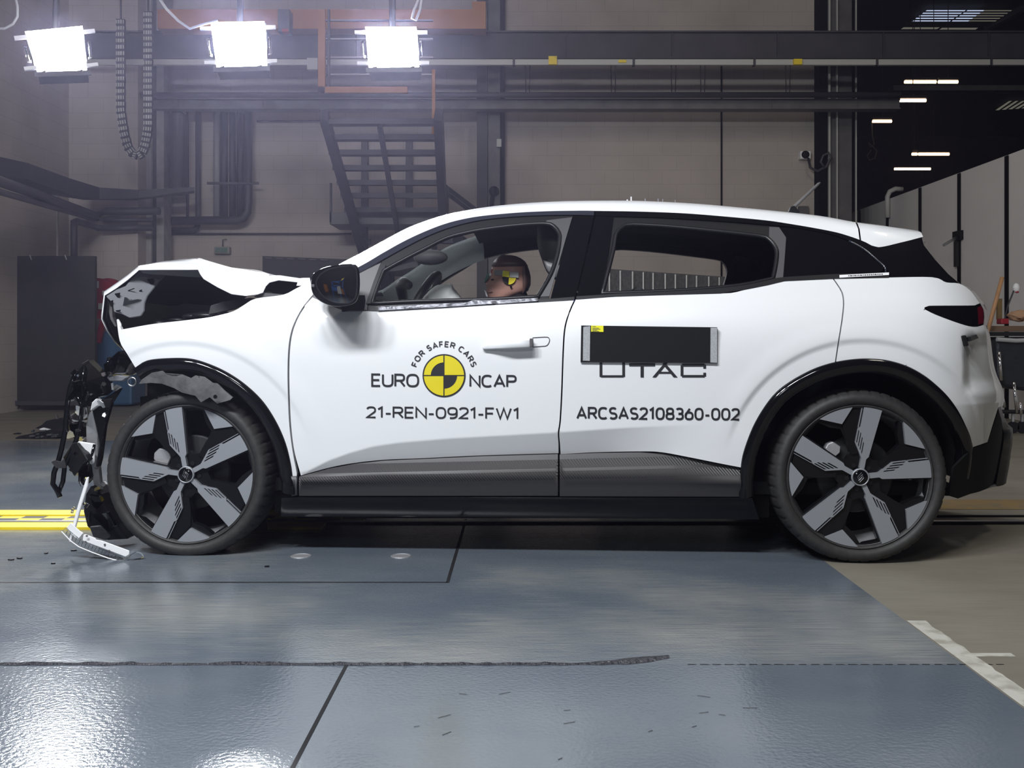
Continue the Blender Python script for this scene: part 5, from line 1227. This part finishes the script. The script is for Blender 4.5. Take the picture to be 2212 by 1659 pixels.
for px, y, m_, tl in (([(163, 876), (170, 874), (172, 884), (164, 888)], .05, 'chrome', (.01, .01)), ([(151, 897), (158, 892), (170, 900), (168, 908), (155, 904)], .05, 'chrome', (.008, -.01)), ([(176, 880), (184, 880), (182, 900), (175, 902)], .045, 'steel', (-.01, .0)), ([(154, 906), (172, 910), (188, 909), (186, 914), (160, 913)], .05, 'plastic_white', (0, .01)),
        ([(150, 806), (160, 796), (163, 800), (154, 812)], .03, 'steel', (.01, .01)), ([(176, 786), (190, 777), (192, 784), (182, 790)], .05, 'frame_grey', (.01, .0)), ([(180, 826), (183, 825), (181, 852), (177, 856)], .04, 'chrome', (.01, .0)), ([(187, 850), (190, 848), (190, 862), (184, 866)], .04, 'steel', (.01, 0)),
        ([(157, 823), (172, 820), (178, 845), (168, 858), (158, 840)], .035, 'glass_dark', (.006, .004)), ([(200, 826), (218, 832), (224, 850), (212, 853), (202, 844)], .05, GB, (-.01, .008)), ([(236, 786), (242, 778), (250, 783), (246, 800), (238, 806)], .05, 'satin_black', (.01, .0)),
        ([(243, 836), (250, 830), (262, 836), (256, 846), (247, 848)], .05, 'steel', (.01, .01)), ([(239, 828), (244, 827), (246, 842), (241, 843)], .045, 'under_hood', (0, 0)), ([(224, 786), (229, 783), (232, 772), (238, 770), (240, 776), (234, 786), (230, 798), (226, 808)], .05, GB, (.01, 0)),
        ([(138, 944), (150, 930), (156, 934), (160, 944), (146, 948)], .10, 'plastic_white', (.0, .01)), ([(112, 1030), (118, 1034), (117, 1050), (113, 1046)], .03, GB, (0, 0)), ([(203, 868), (214, 864), (222, 870), (226, 880), (218, 884)], .035, 'plastic_white', (-.01, .01)), ([(162, 960), (164, 959), (181, 985), (179, 987)], .012, 'steel', (-.002, 0)),
        ([(172, 1030), (186, 1034), (184, 1046), (174, 1052), (170, 1044)], .04, 'clear_plastic', (.01, 0)), ([(184, 1086), (192, 1090), (186, 1098), (180, 1096)], .04, 'clear_plastic', (0, 0)), ([(192, 1104), (198, 1106), (197, 1124), (192, 1128)], .06, 'chrome', (.01, 0))):
    shard('broken_piece', px, y, .008, m_, car, tilt=tl, bev=.001)
c_ = Lp(285, 824.5, .03)
MB().tube([(c_.x+.017*math.cos(a), c_.y, c_.z+.017*math.sin(a)) for a in np.linspace(0, 2*math.pi, 24)[:-1]], .0035, 8, closed=True).build('tow_ring', 'steel', car, smooth=True)
for pts, y, r_ in (([(166, 800), (152, 836), (146, 870), (141, 930), (133, 970), (125, 1000), (117, 1020), (114, 1045), (124, 1060), (130, 1074)], .04, .011), ([(160, 840), (178, 878), (174, 910), (165, 950), (155, 975), (140, 1005), (139, 1015), (136, 1040), (128, 1062)], .05, .010),
                  ([(146, 872), (150, 905), (158, 914), (182, 912)], .06, .004), ([(190, 1020), (196, 990), (204, 960)], .04, .006), ([(228, 812), (229, 790), (236, 777)], .05, .006), ([(182, 790), (176, 835), (180, 870)], .05, .004), ([(152, 831), (170, 831)], .02, .003)):
    MB().tube([Lp(u, v, y) for u, v in pts], r_, 8).build('bumper_strut', 'gloss_black', car, smooth=True)
random.seed(21)
for k in range(26):
    u = random.uniform(150, 290) if k % 2 else random.uniform(150, 225); v = random.uniform(790, 830) if u > 230 else random.uniform(800, 1060)
    s_ = random.uniform(3, 8); q = [(u+s_*random.uniform(.5, 1)*math.cos(a), v+s_*random.uniform(.4, 1)*math.sin(a)) for a in (0, 1.3, 2.6, 3.9, 5.2)]
    shard('broken_piece', q, random.uniform(.02, .10), random.uniform(.004, .02), random.choice(['steel', 'gloss_black', 'gloss_black', 'chrome', 'frame_grey']), car, tilt=(random.uniform(-.006, .006), random.uniform(-.006, .006)), bev=.001)

# ---------------------------------------------------------------- cabin
mb = MB(); mb.box(-1.0, .1, .25, 1.7, WID-.1, .30); mb.build('cabin_floor', 'matte_black', car)
ds = MB(); ds.grid([[(-.80, .12, .98), (-.80, MID, 1.0), (-.80, WID-.12, .98)], [(-.62, .12, 1.005), (-.62, MID, 1.01), (-.62, WID-.12, 1.005)], [(-.40, .12, .985), (-.40, MID, 1.0), (-.40, WID-.12, .985)], [(-.30, .12, .93), (-.30, MID, .93), (-.30, WID-.12, .93)], [(-.34, .12, .6), (-.34, MID, .6), (-.34, WID-.12, .6)]])
dash = ds.build('dashboard', 'satin_black', car, smooth=True)
shard('dash_sticker', [(812, 633), (825, 632), (828, 640), (815, 640)], .18, .002, 'plastic_white', dash, bev=0)
def cushion(name, parent, m, p0, p1, wy, th, n=8):
    """padded slab from p0 to p1 (x,z) centred at y, thickness th"""
    rows = []; (x0, y, z0), (x1, _, z1) = p0, p1; d = Vector((x1-x0, 0, z1-z0)); L_ = d.length; d.normalize(); nn = Vector((d.z, 0, -d.x))
    loops = []
    for i in range(n+1):
        t = i/n; k = (1-abs(2*t-1)**5)**.5 if 0 < t < 1 else .25
        lp = []
        for q in range(20):
            a = 2*math.pi*q/20; ca, sa = math.cos(a), math.sin(a)
            sx = math.copysign(abs(ca)**.5, ca); sy = math.copysign(abs(sa)**.5, sa)
            p = Vector((x0, y, z0))+d*L_*t+Vector((0, sx*wy/2*(.8+.2*k), 0))+nn*sy*th/2*k; lp.append(tuple(p))
        loops.append(lp)
    return section_loft(name, loops, m, parent)
for y in (.49, WID-.49):
    dx = 0 if y < MID else -.26
    s_ = cushion('seat', car, 'leather', (-.22+dx, y, .52), (.34+dx, y, .47), .48, .16)
    cushion('backrest', s_, 'leather', (.28+dx, y, .48), (.50+dx, y, 1.08), .46, .16)
    if y < MID:
        hp_ = [(1160, 500), (1163, 485), (1185, 474), (1225, 472), (1245, 500), (1240, 560), (1222, 606), (1205, 607), (1183, 590), (1170, 560), (1161, 530)]
        q = smooth_poly(hp_, ang=80); cc = np.mean(q, axis=0)
        lo = [[tuple(Lp(cc[0]+(u-cc[0])*k, cc[1]+(v-cc[1])*k, yy)) for u, v in q] for k, yy in ((.7, .37), (.93, .39), (1, .43), (1, .56), (.9, .60), (.6, .62))]
        hr_ = section_loft('headrest', lo, 'leather', s_)
        q2 = smooth_poly([(1171, 560), (1190, 566), (1222, 578), (1222, 604), (1206, 604), (1184, 588)], ang=80)
        cc = np.mean(q2, axis=0); lo = [[tuple(Lp(cc[0]+(u-cc[0])*k, cc[1]+(v-cc[1])*k, yy)) for u, v in q2] for k, yy in ((.8, .362), (1, .38), (1, .42))]
        section_loft('headrest_insert', lo, 'leather_light', hr_, label='paler padded lower half of headrest')
    else: cushion('headrest', s_, 'leather', (.50+dx, y, 1.10), (.58+dx, y, 1.32), .27, .11)
rs = cushion('rear_seat', car, 'leather', (.75, MID, .52), (1.15, MID, .50), 1.3, .15); cushion('rear_backrest', rs, 'leather', (1.15, MID, .50), (1.36, MID, 1.04), 1.3, .15)
mb = MB(); mb.box(1.22, .30, .6, 1.75, WID-.30, .98); mb.build('luggage_cover', 'matte_black', car)
# steering wheel and spent airbag
sw = Lp(905, 668, .48); ax = Vector((-.88, 0, .47)); e1 = Vector((0, 1, 0)); e2 = ax.cross(e1).normalized()
def swp(a, r_, d=0.): return sw+e1*r_*math.cos(a)+e2*r_*math.sin(a)+ax*d
if swp(math.pi/2, 1).z < sw.z: e2 = -e2
swo = MB().tube([swp(2*math.pi*k/40, .175) for k in range(40)], .017, 10, closed=True).build('steering_wheel', 'leather', car, smooth=True)
for a in (0, math.pi, -math.pi/2): MB().bar(swp(a, .05), swp(a, .17), .04, .02).build('spoke', 'satin_black', swo)
ab = [(905, 668), (910, 652), (916, 640), (934, 622), (952, 614), (968, 613), (977, 614), (982, 624), (992, 638), (1002, 652), (1006, 668)]
q = smooth_poly(ab, ang=70, step=7); cc = (955, 650)
lo = []
for k, yy in ((.55, .36), (.82, .38), (.96, .43), (1, .50), (.95, .58), (.75, .64), (.4, .66)):
    lo.append([tuple(Lp(cc[0]+(u-cc[0])*k*(1+.03*math.sin(i*1.3+yy*20)), cc[1]+(v-cc[1])*k*(1+.03*math.cos(i*1.7+yy*30)), yy)) for i, (u, v) in enumerate(q)])
bag = section_loft('airbag', lo, 'airbag', swo, label='limp white airbag hanging from the steering wheel')
MB().lathe([(.011, 0), (.016, 0)], 20, Lp(955, 630, .405)).build('airbag_mark', 'grey_panel', bag); MB().lathe([(0, 0), (.006, 0)], 12, Lp(955, 631, .405)).build('airbag_mark', 'frame_grey', bag)
lo = MB().tube([Lp(882, 616, .30), Lp(872, 611, .36), Lp(866, 618, .40), Lp(872, 650, .42)], [.02, .026, .026, .02], 10).build('steering_wheel_rim_bend', 'leather_light', swo, smooth=True)
# ---------------------------------------------------------------- dummy in the driving seat
dm = thing('crash_test_dummy', 'brown vinyl crash test dummy slumped in the driver seat', 'dummy', (0, 0, 0))
dm.parent = None
DY = .50
def Wp(u, v, y): return CO+MC @ Lp(u, v, y)
base = CO+MC @ Vector((.12, DY, .55)); dm.location = base; ORG[dm.name] = base
HS = [(552, 1089, 1104, .02), (554, 1081, 1114, .038), (559, 1073, 1125, .052), (566, 1067, 1134, .062), (576, 1062, 1140, .070), (588, 1059.5, 1144, .074), (598, 1057, 1146, .076), (604, 1054, 1146, .076), (611, 1048.5, 1146, .075), (616, 1049, 1145.5, .074), (620, 1052, 1144, .072), (628, 1049.5, 1141, .069), (634, 1051, 1131, .064), (640, 1053, 1117, .058), (646, 1055, 1104, .050), (652, 1058, 1092, .038), (656, 1062, 1082, .02)]
loops = []
for v, u0, u1, hw in HS:
    lp = []
    for k in range(32):
        a = 2*math.pi*k/32; ca, sa = math.cos(a), math.sin(a); ex_ = math.copysign(abs(ca)**.85, ca); ey_ = math.copysign(abs(sa)**.7, sa)
        uu = (u0+u1)/2+(u1-u0)/2*ex_
        fr = max(0, (uu-(u0+u1)/2)/((u0-u1)/2)) if ex_ < 0 else 0
        lp.append(tuple(Wp(uu, v, DY+ey_*hw*(1-.25*fr))))
    loops.append(lp)
head = section_loft('head', loops, 'vinyl_skin', dm)
capl = []
for v, u0, u1, hw in HS[:5]:
    capl.append([tuple(Wp((u0+u1)/2+(u1-u0)/2*1.02*math.copysign(abs(math.cos(a))**.85, math.cos(a)), v-1, DY+math.copysign(abs(math.sin(a))**.7, math.sin(a))*hw*1.03)) for a in [2*math.pi*k/32 for k in range(32)]])
section_loft('head_cap', capl, 'vinyl_dark', head, label='dark rear skull cap')
bk = []
for v, u0, u1, hw in HS[4:13]:
    bk.append([tuple(Wp(1129+(u1-1129)*math.sin(math.pi*k/12)*1.03, v, DY-math.cos(math.pi*k/12)*hw*(1.0 if 0 < k < 12 else .9))) for k in range(13)])
MB().grid(bk).build('head_back_plate', 'vinyl_dark', head, smooth=True)
def side(px, m, name, lift=.004, parent=head):
    pts = []
    for u, v in px:
        hw = float(np.interp(v, [h[0] for h in HS], [h[3] for h in HS])); u0 = float(np.interp(v, [h[0] for h in HS], [h[1] for h in HS])); u1 = float(np.interp(v, [h[0] for h in HS], [h[2] for h in HS]))
        t = min(abs((u-(u0+u1)/2)/((u1-u0)/2)), .97); s_ = (1-t**(2/.85)) if t < 1 else 0; s_ = max(s_, .02)**.5; s_ = s_**.7
        if u < (u0+u1)/2: s_ *= 1-.25*t
        pts.append(Wp(u, v, DY-hw*s_-lift))
    return MB().add(pts, [tuple(range(len(pts)))]).build(name, m, parent)
TC = (1099.5, 599.5)
def sector(a0, a1, r_): return [TC]+[(TC[0]+r_*math.sin(R(a0+(a1-a0)*k/8)), TC[1]-r_*math.cos(R(a0+(a1-a0)*k/8))) for k in range(9)]
side(sector(95, 185, 15), 'decal_yellow', 'target_marker', .008); side(sector(185, 275, 15), 'plate_black', 'target_marker', .008)
side([(1086, 585), (1100, 586), (1100, 599), (1085, 597)], 'label_yellow', 'target_marker', .008)
side([(1101, 587), (1120.5, 588.5), (1120, 600), (1101, 598.5)], 'sign_white', 'head_label', .010)
side([(1068, 583), (1088, 584.5), (1087, 596), (1067, 594)], 'fabric_trim', 'tape', .007)
side([(1101, 620), (1104, 617), (1107, 620), (1104, 624)], 'deep_black', 'screw_hole', .006)
for px, m_ in (([(1060, 583), (1068, 580), (1069, 590), (1061, 594)], 'red_paint'), ([(1052, 592), (1056, 591), (1054, 602), (1047, 610), (1046, 606)], 'sign_green'), ([(1058, 590), (1066, 592), (1063, 597), (1057, 595)], 'plastic_white'), ([(1046, 626), (1050, 629), (1054, 641), (1050, 640)], 'plastic_white')):
    pts = [Wp(u, v, DY-.03) for u, v in px]; o = MB().prism(pts, (0, .05, 0)).build('face_paint', m_, head)
# painted eye and mouth line
side([(1060, 603), (1066, 602), (1067, 605), (1061, 606)], 'deep_black', 'eye', .004); side([(1054, 632), (1064, 630), (1064, 631.5), (1054, 633.5)], 'vinyl_dark', 'mouth', .004)
# body: one skinned figure, seated
jo = {'pel': (.20, DY, .60), 'ches': (.22, DY, .86), 'neck': (.20, DY, .985), 'nt': (.165, DY, 1.045)}
J = [jo['pel'], (.23, DY, .73), jo['ches'], jo['neck'], jo['nt']]; RAD = [(.16, .13), (.14, .13), (.17, .12), (.065, .065), (.06, .06)]
E = [(0, 1), (1, 2), (2, 3), (3, 4)]
for s_ in (-1, 1):
    k = len(J)
    J += [(.22, DY+s_*.19, .90), (.16, DY+s_*.24, .68), (-.06, DY+s_*.19, .64), (-.15, DY+s_*.17, .66)]; RAD += [(.062, .062), (.045, .045), (.036, .036), (.03, .02)]
    E += [(2, k), (k, k+1), (k+1, k+2), (k+2, k+3)]
    for q in range(4): J.append((-.22, DY+s_*(.135+.022*q), .675-.008*abs(q-1.5))); RAD.append((.011, .011)); E.append((k+3, len(J)-1))
    J.append((-.17, DY+s_*.125, .70)); RAD.append((.012, .012)); E.append((k+3, len(J)-1))
    k = len(J)
    J += [(.10, DY+s_*.09, .60), (-.26, DY+s_*.13, .66), (-.52, DY+s_*.12, .40), (-.62, DY+s_*.12, .36)]; RAD += [(.08, .08), (.06, .06), (.045, .045), (.04, .05)]
    E += [(0, k), (k, k+1), (k+1, k+2), (k+2, k+3)]
me = bpy.data.meshes.new('body'); me.from_pydata([tuple(CO+MC @ Vector(p)-base) for p in J], E, []); me.update()
bo = bpy.data.objects.new('body', me); COL.objects.link(bo); bo.parent = dm; me.materials.append(MATS['blue_cloth'])
sk_ = bo.modifiers.new('skin', 'SKIN'); sk_.use_smooth_shade = True
for i, r_ in enumerate(RAD): me.skin_vertices[0].data[i].radius = r_
me.skin_vertices[0].data[0].use_root = True
sb_ = bo.modifiers.new('sub', 'SUBSURF'); sb_.levels = 1; sb_.render_levels = 2
bo['label'] = 'blue clothed body'
MB().tube([Wp(1112, 640, DY), Wp(1122, 662, DY)], .055, 14).build('neck', 'matte_black', dm, smooth=True)

# ---------------------------------------------------------------- loose pieces on the floor
def fp(u, v, y): return Lp(u, v, y)
ls = thing('broken_lamp_strip', 'broken white lamp strip lying on floor by front wheel with clear plastic lens', 'lamp strip', (0, 0, 0))
lb = Vector((Wp(200, 1190, -.08).x, Wp(200, 1190, -.08).y, 0)); ls.location = lb; ORG[ls.name] = lb
def wshard(name, px, y, th, m, parent, tilt=(0, 0), b=.0015, **k):
    c = np.mean(px, axis=0); pts = [Wp(u, v, y+(u-c[0])*tilt[0]+(v-c[1])*tilt[1]) for u, v in px]
    pts = [Vector((p.x, p.y, max(p.z, .002))) for p in pts]
    o = MB().prism(pts, (0, th, 0)).build(name, m, parent, **k); return bevel(o, b, 1) if b else o
brd = wshard('circuit_board', [(178, 1168), (180, 1155), (185, 1154.5), (206, 1163), (207, 1166), (219, 1168), (279, 1190), (279, 1198), (271, 1203)], -.07, .006, 'plastic_white', ls, (-.0003, 0))
for (u, v) in ((187, 1158), (226, 1177), (270, 1190), (236, 1190), (260, 1197), (184, 1171)): c = Wp(u, v, -.075); MB().lathe([(0, 0), (.004, 0), (.0045, .003)], 10, c).build('screw', 'steel_grey', brd)
wshard('mount_plate', [(144, 1140), (153, 1129), (160, 1136), (172, 1147), (180, 1152), (169, 1165), (158, 1158)], -.05, .006, 'plastic_white', ls)
wshard('light_guide', [(186, 1032), (191, 1030), (189, 1050), (172, 1105), (160, 1150), (153, 1172), (148, 1170), (155, 1138), (168, 1090), (180, 1052)], -.03, .012, 'plastic_white', ls, b=.003)
wshard('clear_lens', [(133, 1148), (142, 1140), (180, 1172), (225, 1188), (270, 1206), (266, 1214), (233, 1205), (200, 1193), (170, 1180), (152, 1168)], -.09, .005, 'clear_plastic', ls)
wshard('lens_end', [(266, 1214), (280, 1199.5), (294, 1191.7), (304, 1194), (312, 1203), (304, 1213), (282, 1223), (272, 1222)], -.10, .012, 'clear_plastic', ls, (.001, 0), .003)
MB().tube([Wp(133, 1148, -.092), Wp(152, 1168, -.092), Wp(170, 1181, -.092), Wp(200, 1193.5, -.092), Wp(233, 1205.5, -.092), Wp(266, 1214, -.092)], .0022, 6).build('lens_edge', 'plastic_white', ls)
for k in range(18): u = 146+k*7; v = 1152+k*3.1 if k > 4 else 1146+k*4.5; MB().bar(Wp(u, v, -.088), Wp(u-5, v+11, -.088), .0015, .0015).build('lens_rib', 'frame_grey', ls)
for (u, v, r_) in ((157, 1100, .007), (156, 1106, .006), (182, 1088, .007), (186, 1035, .009), (160, 1096, .005)): MB().ball(Wp(u, v, -.02), r_, 6).build('clip', 'clear_plastic', ls)
# debris far left
YD = 8.95
def dsh(name, px, Y, th, m, parent, dz=0.):
    return MB().prism([P(u, v, Y) for u, v in px], (0, th, 0)).build(name, m, parent)
d1 = thing('bumper_debris', 'flat dark bumper scrap lying on the floor at far left', 'debris', tuple(P(85, 950, YD)))
dsh('scrap', [(33, 946), (41, 942), (66, 946), (72, 935), (100, 930), (122, 928), (140, 935), (140, 943), (36, 952)], YD-.05, .3, 'satin_black', d1)
random.seed(3)
for k in range(9): u = random.uniform(60, 130); v = random.uniform(929, 944); w_ = random.uniform(4, 13); dsh('splinter', [(u, v), (u+w_, v-random.uniform(0, 3)), (u+w_, v+2), (u, v+3)], YD-.08-.01*k, .02, random.choice(['plastic_white', 'chrome', 'steel']), d1)
d2 = thing('bumper_debris', 'curved black bumper piece behind the flat scrap at far left', 'debris', tuple(P(105, 925, YD+.6)))
dsh('scrap', [(76, 925), (90, 918), (100, 909), (118, 905), (134, 905), (142, 912), (142, 932), (100, 930)], YD+.5, .35, 'satin_black', d2)
dsh('splinter', [(119, 896), (122, 897), (125, 905), (122, 905)], YD+.48, .03, 'steel', d2); dsh('splinter', [(84, 927), (92, 924), (112, 929), (112, 932), (90, 930)], YD+.4, .03, 'plastic_white', d2)
d3 = dsh('floor_scrap', [(28, 937), (34, 936), (42, 937), (38, 939), (30, 939)], 9.3, .05, 'satin_black', None); d3['label'] = 'tiny black scrap left of the flat bumper scrap'; d3['category'] = 'debris'; d3.location.z = 0
random.seed(9)
for i, (u, v, l) in enumerate(((25, 1210, 'small dark chip on the floor at far left below the rail'), (100, 1196, 'small dark chip left of the broken lamp strip'), (160, 1190, 'tiny brown sliver beside the broken lamp strip'), (44, 1207, 'tiny dark crumb left floor near the long joint'), (578, 1225, 'small dark crumb on the floor behind front tyre'), (116, 1218, 'tiny black crumb below the broken lamp strip'))):
    Y = floorY(v); c = P(u, v, Y); s_ = .010; q = [(c.x+s_*math.cos(a)*random.uniform(.6, 1.6), c.y+s_*math.sin(a)*random.uniform(.6, 1.2), .0) for a in (0, 1.2, 2.4, 3.6, 5)]
    o = MB().prism(q, (0, 0, .005)).build('floor_chip', 'satin_black'); o['label'] = l; o['category'] = 'debris'; o['group'] = 'chips on the floor'
